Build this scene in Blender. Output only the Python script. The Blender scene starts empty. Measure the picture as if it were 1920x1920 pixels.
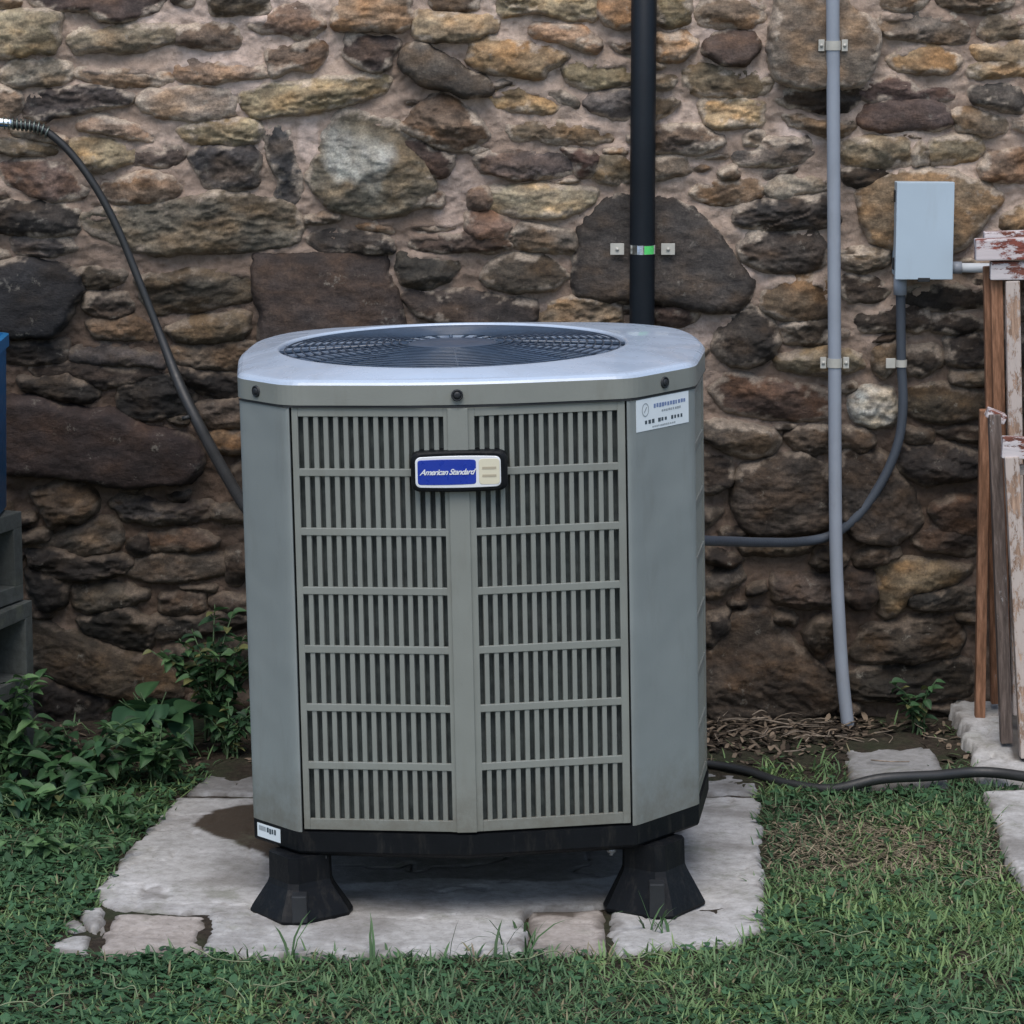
import bpy, bmesh, math, random
import numpy as np
from mathutils import Vector, Matrix
R = math.radians
random.seed(7); np.random.seed(7)
S = bpy.context.scene
COL = S.collection

# ------------------------------------------------------------------ camera
FPX = 6460.0
PITCH = R(10.09)
CAM = Vector((0.0, -6.06, 1.80))
cd = bpy.data.cameras.new('camera'); cam = bpy.data.objects.new('camera', cd); COL.objects.link(cam)
cam.location = CAM; cam.rotation_euler = (R(90) - PITCH, 0, 0)
cd.sensor_width = 36; cd.lens = 36 * FPX / 1920; cd.clip_end = 500; cd.clip_start = 0.05
S.camera = cam
# ------------------------------------------------------------------ light
SUN_EL, SUN_AZ = 60, 184          # azimuth: compass-like angle from +Y, the side the light comes from
w = bpy.data.worlds.new('World'); S.world = w; w.use_nodes = True
nt = w.node_tree; bg = nt.nodes['Background']
sky = nt.nodes.new('ShaderNodeTexSky'); sky.sky_type = 'NISHITA'; sky.sun_disc = False
sky.sun_elevation = R(SUN_EL); sky.sun_rotation = R(SUN_AZ)
sky.air_density = 1.0; sky.dust_density = 1.6; sky.ozone_density = 1.0
nt.links.new(sky.outputs[0], bg.inputs[0]); bg.inputs[1].default_value = 0.095
ld = bpy.data.lights.new('sun', 'SUN'); ld.energy = 1.15; ld.angle = R(42); ld.color = (1.0, 0.94, 0.87)
sun = bpy.data.objects.new('sun', ld); COL.objects.link(sun)
sdir = Vector((math.sin(R(SUN_AZ)) * math.cos(R(SUN_EL)), math.cos(R(SUN_AZ)) * math.cos(R(SUN_EL)), math.sin(R(SUN_EL))))
sun.rotation_euler = sdir.to_track_quat('Z', 'Y').to_euler(); sun.location = (0, -2, 5)
S.view_settings.view_transform = 'Standard'; S.view_settings.look = 'None'
S.view_settings.exposure = 1.02; S.view_settings.gamma = 1.0; S.view_settings.use_curve_mapping = False

ZG = -0.05      # ground level
ZS = -0.04 + 0.0  # top of the concrete pad
YW = 1.50       # face of the stone wall

# ------------------------------------------------------------------ helpers
def ray(px, py):
    d = Vector(((px - 960) / FPX, 1.0, (960 - py) / FPX))
    c, s = math.cos(PITCH), math.sin(PITCH)
    return Vector((d.x, d.y * c + d.z * s, -d.y * s + d.z * c))
def at_y(px, py, y):
    d = ray(px, py); return CAM + d * ((y - CAM.y) / d.y)
def at_z(px, py, z):
    d = ray(px, py); return CAM + d * ((z - CAM.z) / d.z)

def lin(c):
    return tuple(((v / 255) / 12.92 if v / 255 <= 0.04045 else (((v / 255) + 0.055) / 1.055) ** 2.4) for v in c)

def _h(ix, iy, seed):
    n = (ix.astype(np.int64) * 374761393 + iy.astype(np.int64) * 668265263 + seed * 1442695041) & 0xffffffff
    n = ((n ^ (n >> 13)) * 1274126177) & 0xffffffff
    n = (n ^ (n >> 16)) & 0xffffffff
    return n / 4294967295.0
def vn(x, y, seed=0):
    x = np.asarray(x, float); y = np.asarray(y, float)
    ix = np.floor(x); iy = np.floor(y); fx = x - ix; fy = y - iy
    ix = ix.astype(np.int64); iy = iy.astype(np.int64)
    u = fx * fx * (3 - 2 * fx); v = fy * fy * (3 - 2 * fy)
    a = _h(ix, iy, seed); b = _h(ix + 1, iy, seed); c = _h(ix, iy + 1, seed); d = _h(ix + 1, iy + 1, seed)
    return (a * (1 - u) + b * u) * (1 - v) + (c * (1 - u) + d * u) * v * 1.0
def fbm(x, y, seed=0, o=4, g=0.5):
    t = 0; a = 1; s = 0
    for i in range(o):
        t = t + a * (vn(x * 2 ** i + 17.3 * i, y * 2 ** i - 9.1 * i, seed + i) * 2 - 1); s += a; a *= g
    return t / s

def sdist(P, poly):
    """signed distance, positive inside"""
    x = P[:, 0]; y = P[:, 1]; best = np.full(len(P), 1e9); inside = np.zeros(len(P), bool)
    n = len(poly)
    for i in range(n):
        ax, ay = poly[i]; bx, by = poly[(i + 1) % n]
        dx, dy = bx - ax, by - ay; L = dx * dx + dy * dy + 1e-12
        t = np.clip(((x - ax) * dx + (y - ay) * dy) / L, 0, 1)
        best = np.minimum(best, (x - ax - t * dx) ** 2 + (y - ay - t * dy) ** 2)
        if ay != by:
            c = ((ay > y) != (by > y)) & (x < (bx - ax) * (y - ay) / (by - ay) + ax)
            inside ^= c
    d = np.sqrt(best); return np.where(inside, d, -d)

def chaikin(poly, it=2, q=0.25):
    p = np.array(poly, float)
    for _ in range(it):
        n = np.roll(p, -1, 0)
        p = np.stack([p * (1 - q) + n * q, p * q + n * (1 - q)], 1).reshape(-1, 2)
    return p

def link(o, parent=None):
    COL.objects.link(o)
    if parent is not None: o.parent = parent
    return o
def tag(o, label=None, cat=None, group=None, kind=None):
    if label: o['label'] = label
    if cat: o['category'] = cat
    if group: o['group'] = group
    if kind: o['kind'] = kind
    return o
def empty(name, loc=(0, 0, 0), rot=(0, 0, 0)):
    o = bpy.data.objects.new(name, None); o.empty_display_size = 0.1
    o.location = loc; o.rotation_euler = rot; return link(o)
def mesh_np(name, V, F, mat, parent=None, smooth=True, cols=None, extra=None, loc=None):
    """V (n,3), F list of (m,k) int arrays"""
    me = bpy.data.meshes.new(name); V = np.asarray(V, np.float32)
    if loc is not None: V = V - np.array(loc, np.float32)
    if not isinstance(F, list): F = [F]
    F = [np.asarray(f, np.int32) for f in F if len(f)]
    me.vertices.add(len(V)); me.vertices.foreach_set('co', V.ravel())
    nl = sum(f.size for f in F); nf = sum(len(f) for f in F)
    me.loops.add(nl); me.polygons.add(nf)
    me.loops.foreach_set('vertex_index', np.concatenate([f.ravel() for f in F]))
    tot = np.concatenate([np.full(len(f), f.shape[1], np.int32) for f in F])
    st = np.concatenate([[0], np.cumsum(tot)[:-1]]).astype(np.int32)
    me.polygons.foreach_set('loop_start', st); me.polygons.foreach_set('loop_total', tot)
    me.polygons.foreach_set('use_smooth', np.full(nf, smooth, bool))
    me.update(calc_edges=True); me.validate()
    if cols is not None:
        a = me.color_attributes.new('col', 'FLOAT_COLOR', 'POINT')
        c = np.ones((len(V), 4), np.float32); c[:, :3] = cols; a.data.foreach_set('color', c.ravel())
    if extra is not None:
        a = me.attributes.new('mask', 'FLOAT', 'POINT'); a.data.foreach_set('value', np.asarray(extra, np.float32))
    me.materials.append(mat)
    o = bpy.data.objects.new(name, me)
    if loc is not None: o.location = loc
    return link(o, parent)

class MB:
    def __init__(s): s.v = []; s.f = []; s.sm = []
    def add(s, v, f, smooth=False):
        b = len(s.v); s.v += [tuple(p) for p in v]; s.f += [tuple(i + b for i in q) for q in f]; s.sm += [smooth] * len(f); return s
    def box(s, x0, x1, y0, y1, z0, z1, M=None, bev=0.0):
        bm = bmesh.new(); bmesh.ops.create_cube(bm, size=1)
        for q in bm.verts:
            q.co = Vector(((x0 + x1) / 2 + q.co.x * (x1 - x0), (y0 + y1) / 2 + q.co.y * (y1 - y0), (z0 + z1) / 2 + q.co.z * (z1 - z0)))
        if bev > 0: bmesh.ops.bevel(bm, geom=list(bm.edges), offset=bev, segments=2, profile=0.6, affect='EDGES')
        if M is not None: bm.transform(M)
        bm.verts.index_update()
        s.add([q.co[:] for q in bm.verts], [[q.index for q in f.verts] for f in bm.faces]); bm.free(); return s
    def prism(s, poly, z0, z1, cap=True, M=None):
        n = len(poly); v = [Vector((p[0], p[1], z0)) for p in poly] + [Vector((p[0], p[1], z1)) for p in poly]
        if M is not None: v = [M @ p for p in v]
        f = [(i, (i + 1) % n, n + (i + 1) % n, n + i) for i in range(n)]
        if cap: f += [tuple(range(n))[::-1], tuple(range(n, 2 * n))]
        return s.add(v, f)
    def loft(s, rings, smooth=True, closed=True, cap0=False, cap1=False):
        n = len(rings[0]); v = [p for r in rings for p in r]; f = []
        for k in range(len(rings) - 1):
            for i in range(n if closed else n - 1):
                j = (i + 1) % n; f.append((k * n + i, k * n + j, (k + 1) * n + j, (k + 1) * n + i))
        if cap0: f.append(tuple(range(n))[::-1])
        if cap1: f.append(tuple((len(rings) - 1) * n + i for i in range(n)))
        return s.add(v, f, smooth)
    def tube(s, pts, r, n=14, cap=True):
        pts = [Vector(p) for p in pts]; rings = []; up = None
        for i, p in enumerate(pts):
            t = (pts[min(i + 1, len(pts) - 1)] - pts[max(i - 1, 0)]).normalized()
            if up is None:
                up = Vector((0, 0, 1)) if abs(t.z) < 0.9 else Vector((1, 0, 0))
            a = (up - t * up.dot(t)).normalized(); up = a; b = t.cross(a)
            rr = r[i] if hasattr(r, '__len__') else r
            rings.append([p + (a * math.cos(2 * math.pi * k / n) + b * math.sin(2 * math.pi * k / n)) * rr for k in range(n)])
        return s.loft(rings, True, True, cap, cap)
    def build(s, name, mat, parent=None, loc=None, recalc=True):
        me = bpy.data.meshes.new(name)
        off = Vector(loc) if loc is not None else Vector((0, 0, 0))
        me.from_pydata([tuple(Vector(p) - off) for p in s.v], [], s.f)
        for p, q in zip(me.polygons, s.sm): p.use_smooth = q
        if recalc:
            bm = bmesh.new(); bm.from_mesh(me); bmesh.ops.recalc_face_normals(bm, faces=bm.faces); bm.to_mesh(me); bm.free()
        me.materials.append(mat); o = bpy.data.objects.new(name, me); o.location = off
        return link(o, parent)

def spline(pts, n=8):
    pts = [Vector(p) for p in pts]; out = []
    P = [pts[0] * 2 - pts[1]] + pts + [pts[-1] * 2 - pts[-2]]
    for i in range(1, len(P) - 2):
        p0, p1, p2, p3 = P[i - 1:i + 3]
        for k in range(n):
            t = k / n
            out.append(0.5 * ((2 * p1) + (p2 - p0) * t + (2 * p0 - 5 * p1 + 4 * p2 - p3) * t * t + (3 * p1 - p0 - 3 * p2 + p3) * t ** 3))
    out.append(pts[-1]); return out

# ------------------------------------------------------------------ materials
def newmat(name):
    m = bpy.data.materials.new(name); m.use_nodes = True; return m, m.node_tree, m.node_tree.nodes['Principled BSDF']
def N(nt, t, **k):
    n = nt.nodes.new(t)
    for a, b in k.items(): setattr(n, a, b)
    return n
def noise(nt, vec, scale, detail=4, rough=0.55):
    n = N(nt, 'ShaderNodeTexNoise'); n.inputs['Scale'].default_value = scale; n.inputs['Detail'].default_value = detail; n.inputs['Roughness'].default_value = rough
    if vec is not None: nt.links.new(vec, n.inputs['Vector'])
    return n
def ramp(nt, fac, stops):
    r = N(nt, 'ShaderNodeValToRGB'); e = r.color_ramp.elements
    while len(e) < len(stops): e.new(0.5)
    for i, (p, c) in enumerate(stops):
        e[i].position = p; e[i].color = (c[0], c[1], c[2], 1) if hasattr(c, '__len__') else (c, c, c, 1)
    nt.links.new(fac, r.inputs[0]); return r
def mix(nt, fac, a, b, mode='MIX'):
    m = N(nt, 'ShaderNodeMix', data_type='RGBA', blend_type=mode)
    for sock, v in ((m.inputs[0], fac), (m.inputs[6], a), (m.inputs[7], b)):
        if hasattr(v, 'is_linked') or hasattr(v, 'links'): nt.links.new(v, sock)
        elif hasattr(v, '__len__'): sock.default_value = (*v[:3], 1)
        else: sock.default_value = v
    return m.outputs[2]
def bump(nt, h, strength, dist, bsdf, prev=None):
    b = N(nt, 'ShaderNodeBump'); b.inputs['Strength'].default_value = strength; b.inputs['Distance'].default_value = dist
    nt.links.new(h, b.inputs['Height'])
    if prev is not None: nt.links.new(prev, b.inputs['Normal'])
    if bsdf is not None: nt.links.new(b.outputs[0], bsdf.inputs['Normal'])
    return b.outputs[0]
def pm(name, col, rough=0.5, var=0.1, scale=8, bmp=0.0, bscale=80, metal=0.0, coat=0.0, dirt=None, dirtamt=0.5, splash=False):
    m, nt, b = newmat(name); tc = N(nt, 'ShaderNodeTexCoord'); v = tc.outputs['Object']
    n = noise(nt, v, scale, 5)
    lo = tuple(c * (1 - var) for c in col); hi = tuple(min(1, c * (1 + var)) for c in col)
    c = ramp(nt, n.outputs[0], [(0.3, lo), (0.7, hi)]).outputs[0]
    if dirt:
        mp = N(nt, 'ShaderNodeMapping'); mp.inputs['Scale'].default_value = (1, 1, 0.22); nt.links.new(v, mp.inputs[0])
        n3 = noise(nt, mp.outputs[0], scale * 2.6, 8, 0.72); f = ramp(nt, n3.outputs[0], [(0.52, 0.0), (0.72, dirtamt)]).outputs[0]
        c = mix(nt, f, c, dirt)
    wav = None
    if splash:
        sx = N(nt, 'ShaderNodeSeparateXYZ'); nt.links.new(v, sx.inputs[0]); mr = N(nt, 'ShaderNodeMapRange'); mr.inputs['From Min'].default_value = 0.36; mr.inputs['From Max'].default_value = 0.15
        nt.links.new(sx.outputs['Z'], mr.inputs['Value']); n8 = noise(nt, v, 34, 8, 0.8); ml = N(nt, 'ShaderNodeMath', operation='MULTIPLY'); nt.links.new(mr.outputs[0], ml.inputs[0]); nt.links.new(n8.outputs[0], ml.inputs[1])
        c = mix(nt, ramp(nt, ml.outputs[0], [(0.18, 0.0), (0.50, 0.65)]).outputs[0], c, (0.13, 0.12, 0.095))
        n9 = noise(nt, v, 150, 6, 0.8); c = mix(nt, ramp(nt, n9.outputs[0], [(0.64, 0.0), (0.72, 0.4)]).outputs[0], c, (0.12, 0.12, 0.10))
        nw = noise(nt, v, 5, 2); wav = bump(nt, nw.outputs[0], 0.35, 0.02, None if bmp > 0 else b)
    nt.links.new(c, b.inputs['Base Color'])
    b.inputs['Metallic'].default_value = metal; b.inputs['Coat Weight'].default_value = coat
    n2 = noise(nt, v, bscale, 4)
    rr = ramp(nt, n2.outputs[0], [(0.3, max(0, rough - 0.08)), (0.7, min(1, rough + 0.08))]); nt.links.new(rr.outputs[0], b.inputs['Roughness'])
    if bmp > 0: bump(nt, n2.outputs[0], bmp, 0.002, b, wav)
    return m

def stone_mat():
    m, nt, b = newmat('field_stone'); geo = N(nt, 'ShaderNodeNewGeometry'); P = geo.outputs['Position']
    at = N(nt, 'ShaderNodeAttribute', attribute_name='col')
    mp = N(nt, 'ShaderNodeMapping'); mp.inputs['Scale'].default_value = (1, 1, 2.0); nt.links.new(P, mp.inputs[0])
    n1 = noise(nt, mp.outputs[0], 14, 8, 0.65); n2 = noise(nt, P, 55, 6, 0.7); n3 = noise(nt, mp.outputs[0], 120, 5, 0.7)
    c = mix(nt, ramp(nt, n1.outputs[0], [(0.28, 0.0), (0.72, 1.0)]).outputs[0], (0.62, 0.62, 0.63), (1.42, 1.40, 1.34))
    c2 = mix(nt, ramp(nt, n2.outputs[0], [(0.3, 0.0), (0.7, 1.0)]).outputs[0], (0.72, 0.71, 0.72), (1.28, 1.27, 1.24))
    base = mix(nt, 1.0, at.outputs['Color'], c, 'MULTIPLY'); base = mix(nt, 1.0, base, c2, 'MULTIPLY')
    n7 = noise(nt, P, 190, 6, 0.75); base = mix(nt, 1.0, base, mix(nt, ramp(nt, n7.outputs[0], [(0.35, 0.0), (0.65, 1.0)]).outputs[0], (0.70, 0.70, 0.70), (1.30, 1.29, 1.27)), 'MULTIPLY')
    # pale mineral crust and mortar smears in blotches
    n4 = noise(nt, P, 26, 9, 0.75); f = ramp(nt, n4.outputs[0], [(0.60, 0.0), (0.70, 0.55)]).outputs[0]
    base = mix(nt, f, base, (0.27, 0.25, 0.21))
    nt.links.new(base, b.inputs['Base Color']); b.inputs['Roughness'].default_value = 0.82; b.inputs['Specular IOR Level'].default_value = 0.3
    h = bump(nt, n1.outputs[0], 0.5, 0.012, None); h = bump(nt, n2.outputs[0], 0.5, 0.004, None, h); bump(nt, n3.outputs[0], 0.6, 0.0025, b, h)
    return m
def mortar_mat():
    m, nt, b = newmat('lime_mortar'); geo = N(nt, 'ShaderNodeNewGeometry'); P = geo.outputs['Position']
    at = N(nt, 'ShaderNodeAttribute', attribute_name='col')
    n1 = noise(nt, P, 9, 7, 0.6); n2 = noise(nt, P, 60, 7, 0.75); n3 = noise(nt, P, 260, 3, 0.6)
    c = mix(nt, ramp(nt, n1.outputs[0], [(0.3, 0.0), (0.7, 1.0)]).outputs[0], (0.75, 0.72, 0.70), (1.22, 1.22, 1.24))
    c2 = mix(nt, ramp(nt, n2.outputs[0], [(0.3, 0.0), (0.7, 1.0)]).outputs[0], (0.72, 0.71, 0.70), (1.22, 1.21, 1.2))
    base = mix(nt, 1.0, at.outputs['Color'], c, 'MULTIPLY'); base = mix(nt, 1.0, base, c2, 'MULTIPLY')
    nt.links.new(base, b.inputs['Base Color']); b.inputs['Roughness'].default_value = 0.92; b.inputs['Specular IOR Level'].default_value = 0.2
    h = bump(nt, n2.outputs[0], 0.85, 0.008, None); bump(nt, n3.outputs[0], 0.7, 0.002, b, h)
    return m
def concrete_mat(name, c0, c1, stain=(0.055, 0.042, 0.030)):
    m, nt, b = newmat(name); geo = N(nt, 'ShaderNodeNewGeometry'); P = geo.outputs['Position']
    at = N(nt, 'ShaderNodeAttribute', attribute_name='mask')
    n1 = noise(nt, P, 7, 8, 0.62); n2 = noise(nt, P, 45, 7, 0.75); n3 = noise(nt, P, 220, 3)
    c = ramp(nt, n1.outputs[0], [(0.3, c0), (0.7, c1)]).outputs[0]
    c2 = mix(nt, ramp(nt, n2.outputs[0], [(0.25, 0.0), (0.7, 1.0)]).outputs[0], (0.62, 0.61, 0.58), (1.2, 1.2, 1.2))
    base = mix(nt, 1.0, c, c2, 'MULTIPLY'); base = mix(nt, at.outputs['Fac'], base, stain)
    n5 = noise(nt, P, 95, 9, 0.8); base = mix(nt, ramp(nt, n5.outputs[0], [(0.56, 0.0), (0.66, 0.6)]).outputs[0], base, (0.10, 0.098, 0.085))
    n6 = noise(nt, P, 9, 8, 0.7); base = mix(nt, ramp(nt, n6.outputs[0], [(0.56, 0.0), (0.68, 0.45)]).outputs[0], base, (0.14, 0.15, 0.10))
    nt.links.new(base, b.inputs['Base Color']); b.inputs['Roughness'].default_value = 0.9; b.inputs['Specular IOR Level'].default_value = 0.25
    h = bump(nt, n2.outputs[0], 0.5, 0.004, None); bump(nt, n3.outputs[0], 0.35, 0.001, b, h)
    return m
def leafy_mat(name, rough=0.55, gain=1.0):
    m, nt, b = newmat(name); at = N(nt, 'ShaderNodeAttribute', attribute_name='col'); oi = N(nt, 'ShaderNodeObjectInfo')
    k = mix(nt, oi.outputs['Random'], (0.65 * gain, 0.7 * gain, 0.7 * gain), (1.3 * gain, 1.25 * gain, 1.2 * gain))
    c = mix(nt, 1.0, at.outputs['Color'], k, 'MULTIPLY'); nt.links.new(c, b.inputs['Base Color'])
    b.inputs['Roughness'].default_value = rough; b.inputs['Specular IOR Level'].default_value = 0.35
    b.inputs['Subsurface Weight'].default_value = 0.0
    tr = N(nt, 'ShaderNodeBsdfTranslucent'); nt.links.new(c, tr.inputs[0]); ms = N(nt, 'ShaderNodeMixShader'); ms.inputs[0].default_value = 0.25
    nt.links.new(b.outputs[0], ms.inputs[1]); nt.links.new(tr.outputs[0], ms.inputs[2]); nt.links.new(ms.outputs[0], nt.nodes['Material Output'].inputs[0])
    return m
def vcol_mat(name, rough=0.9):
    m, nt, b = newmat(name); at = N(nt, 'ShaderNodeAttribute', attribute_name='col'); nt.links.new(at.outputs['Color'], b.inputs['Base Color'])
    b.inputs['Roughness'].default_value = rough; b.inputs['Specular IOR Level'].default_value = 0.2; return m
def soil_mat():
    m, nt, b = newmat('soil'); geo = N(nt, 'ShaderNodeNewGeometry'); P = geo.outputs['Position']
    n1 = noise(nt, P, 6, 7, 0.6); n2 = noise(nt, P, 70, 8, 0.75); n4 = noise(nt, P, 1.5, 5)
    c = ramp(nt, n2.outputs[0], [(0.3, (0.018, 0.014, 0.011)), (0.55, (0.05, 0.04, 0.03)), (0.75, (0.10, 0.08, 0.06))]).outputs[0]
    g = mix(nt, ramp(nt, n1.outputs[0], [(0.45, 0.0), (0.65, 0.6)]).outputs[0], c, (0.035, 0.055, 0.025))
    nt.links.new(g, b.inputs['Base Color']); b.inputs['Roughness'].default_value = 0.95; b.inputs['Specular IOR Level'].default_value = 0.15
    bump(nt, n2.outputs[0], 0.8, 0.012, b); return m
def wood_mat(name, wood=(0.25, 0.125, 0.07), paint=(0.44, 0.38, 0.34), amt=0.5, paint2=None):
    m, nt, b = newmat(name); tc = N(nt, 'ShaderNodeTexCoord'); mp = N(nt, 'ShaderNodeMapping'); mp.inputs['Scale'].default_value = (6, 6, 0.7)
    nt.links.new(tc.outputs['Object'], mp.inputs[0]); g = noise(nt, mp.outputs[0], 22, 7, 0.65)
    c = ramp(nt, g.outputs[0], [(0.3, tuple(x * 0.5 for x in wood)), (0.5, wood), (0.7, tuple(min(1, x * 1.7 + 0.02) for x in wood))]).outputs[0]
    mp2 = N(nt, 'ShaderNodeMapping'); mp2.inputs['Scale'].default_value = (1.6, 1.6, 0.6); nt.links.new(tc.outputs['Object'], mp2.inputs[0])
    n = noise(nt, mp2.outputs[0], 22, 10, 0.78)
    if paint2:
        n5 = noise(nt, mp2.outputs[0], 17, 5, 0.6); c = mix(nt, ramp(nt, n5.outputs[0], [(0.42, 0.0), (0.46, 1.0)]).outputs[0], c, paint2)
    e = 0.68 - 0.36 * amt
    f = ramp(nt, n.outputs[0], [(e, 0.0), (e + 0.035, 0.92)]).outputs[0]; c = mix(nt, f, c, paint)
    nt.links.new(c, b.inputs['Base Color']); b.inputs['Roughness'].default_value = 0.75; b.inputs['Specular IOR Level'].default_value = 0.3
    h = bump(nt, g.outputs[0], 0.5, 0.003, None); bump(nt, f, 0.5, 0.0015, b, h); return m

def dull(m, v): m.node_tree.nodes['Principled BSDF'].inputs['Specular IOR Level'].default_value = v
M_STONE, M_MORTAR, M_SOIL = stone_mat(), mortar_mat(), soil_mat()
M_CONC = concrete_mat('pad_concrete', (0.31, 0.305, 0.29), (0.49, 0.485, 0.48))
M_FLAG = concrete_mat('flagstone', (0.28, 0.25, 0.225), (0.43, 0.39, 0.36))
M_PAVER = concrete_mat('grey_paver', (0.20, 0.20, 0.195), (0.31, 0.31, 0.31))
M_BLOCK = concrete_mat('cinder_block', (0.06, 0.066, 0.062), (0.105, 0.115, 0.108))
M_TAUPE = pm('taupe_enamel', (0.215, 0.228, 0.205), 0.42, 0.05, 6, 0.08, 300, coat=0.1, dirt=(0.15, 0.145, 0.12), dirtamt=0.4, splash=True)
M_CORNER = pm('grey_enamel', (0.225, 0.250, 0.243), 0.38, 0.05, 5, 0.08, 300, coat=0.15, dirt=(0.15, 0.155, 0.14), dirtamt=0.4, splash=True)
M_LID_SKYLIT = pm('lid_enamel_skylit', (0.42, 0.50, 0.60), 0.28, 0.05, 5, 0.0, 12, coat=0.3, dirt=(0.22, 0.22, 0.21), dirtamt=0.25)  # same paint as the cabinet; sky light on the top put into the colour
M_BLACKP = pm('black_plastic', (0.004, 0.005, 0.0065), 0.55, 0.2, 20, 0.1, 200, dirt=(0.05, 0.046, 0.038), dirtamt=0.35)
M_PIPE = pm('black_pipe', (0.005, 0.008, 0.012), 0.5, 0.15, 10, 0.05, 100)
dull(M_BLACKP, 0.18); dull(M_PIPE, 0.3)
M_DARK = pm('dark_steel', (0.012, 0.014, 0.016), 0.6, 0.2, 30)
M_GUARD = pm('guard_enamel', (0.04, 0.062, 0.095), 0.35, 0.2, 30, coat=0.3)  # blue sky reflection painted into guard, plate and blade colours
M_PLATE = pm('motor_plate', (0.06, 0.085, 0.125), 0.45, 0.1, 20, coat=0.2)
M_BLADE = pm('fan_blade', (0.16, 0.23, 0.34), 0.35, 0.1, 10, metal=0.5)
M_GREYPVC = pm('grey_pvc', (0.27, 0.30, 0.345), 0.45, 0.06, 12, 0.06, 150, dirt=(0.2, 0.2, 0.2), dirtamt=0.3)
M_FLEX = pm('flexible_conduit', (0.055, 0.066, 0.082), 0.5, 0.08, 12, 0.05, 150)
M_BOX = pm('box_enamel', (0.40, 0.49, 0.56), 0.45, 0.04, 6, 0.05, 150, dirt=(0.3, 0.33, 0.36), dirtamt=0.25)
M_WHITE = pm('white_plastic', (0.62, 0.66, 0.70), 0.5, 0.04, 10)
M_ZINC = pm('zinc_strap', (0.44, 0.43, 0.38), 0.45, 0.1, 40, metal=0.0)
M_BOLT = pm('bolt_steel', (0.22, 0.22, 0.22), 0.5, metal=0.6)
M_SHINY = pm('bright_steel', (0.75, 0.78, 0.80), 0.15, 0.05, 40, metal=1.0)
M_GREEN = pm('green_reflection', (0.10, 0.62, 0.16), 0.3, 0.1, 60, coat=0.5)  # colour of the green reflection on the pipe strap
M_HOSE = pm('black_rubber', (0.020, 0.021, 0.021), 0.5, 0.2, 20, 0.1, 120)
M_BLUE = pm('blue_plastic', (0.010, 0.13, 0.30), 0.4, 0.1, 8)
M_BADGEBLUE = pm('badge_blue', (0.012, 0.04, 0.33), 0.3, 0.05, 30, coat=0.4)
M_BADGEWHITE = pm('badge_white', (0.72, 0.74, 0.76), 0.35, 0.03, 30, coat=0.4)
M_CREAM = pm('badge_cream', (0.66, 0.62, 0.47), 0.4, 0.03, 30)
M_TAN = pm('badge_tan_print', (0.42, 0.37, 0.27), 0.5, 0.03, 30)
M_STICK = pm('sticker_white', (0.70, 0.76, 0.78), 0.45, 0.03, 30)
M_INK = pm('sticker_ink', (0.05, 0.07, 0.085), 0.6, 0.05, 30)
M_INK2 = pm('sticker_ink_blue', (0.16, 0.22, 0.38), 0.6, 0.05, 30)
M_INK3 = pm('sticker_ink_grey', (0.30, 0.34, 0.36), 0.6, 0.05, 30)
M_WOOD = wood_mat('weathered_brown_wood', amt=0.12)
M_WOODP = wood_mat('peeling_pale_wood', wood=(0.30, 0.20, 0.14), paint=(0.47, 0.41, 0.37), amt=0.60)
M_WOODG = wood_mat('greyed_wood', wood=(0.13, 0.10, 0.085), paint=(0.38, 0.36, 0.35), amt=0.25)
M_WOODW = wood_mat('flaking_white_wood', wood=(0.17, 0.06, 0.04), paint=(0.62, 0.58, 0.58), amt=0.62)
M_WOODR = wood_mat('flaking_red_wood', wood=(0.17, 0.05, 0.035), paint=(0.60, 0.55, 0.55), amt=0.62, paint2=(0.24, 0.07, 0.05))
M_LEAF = leafy_mat('leaf'); M_GRASS = leafy_mat('grass_blade', 0.6); M_LITTER = vcol_mat('litter')

# ------------------------------------------------------------------ ground
gx = np.unique(np.concatenate([[-90, -40, -20, -10, -6, -4, -3, -2.4], np.arange(-2, 2.001, 0.02), [2.4, 3, 4, 6, 10, 20, 40, 90]]))
gy = np.unique(np.concatenate([[-90, -40, -20, -12, -7, -4, -2.5, -1.6], np.arange(-1.2, 1.8, 0.02), [2.2, 3, 5, 10, 20, 40, 90]]))
def ground_z(x, y):
    near = np.exp(-np.maximum(0, np.abs(x) - 2.0)) * np.exp(-np.maximum(0, -1.2 - y))
    z = ZG + (fbm(x * 3, y * 3, 3) * 0.012 + fbm(x * 22, y * 22, 5) * 0.005) * near
    z = z + 0.035 * np.clip((y - 1.0) / 0.45, 0, 1)      # the soil banks up against the wall
    return z
X, Y = np.meshgrid(gx, gy); Zg = ground_z(X, Y); n0, n1 = X.shape
ii = (np.arange(n0 - 1)[:, None] * n1 + np.arange(n1 - 1)[None, :]).ravel()
gq = np.stack([ii, ii + 1, ii + n1 + 1, ii + n1], 1)
tag(mesh_np('ground', np.stack([X.ravel(), Y.ravel(), Zg.ravel()], 1), gq, M_SOIL), kind='structure', label='bare brown soil and lawn ground in front of the wall')

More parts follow.
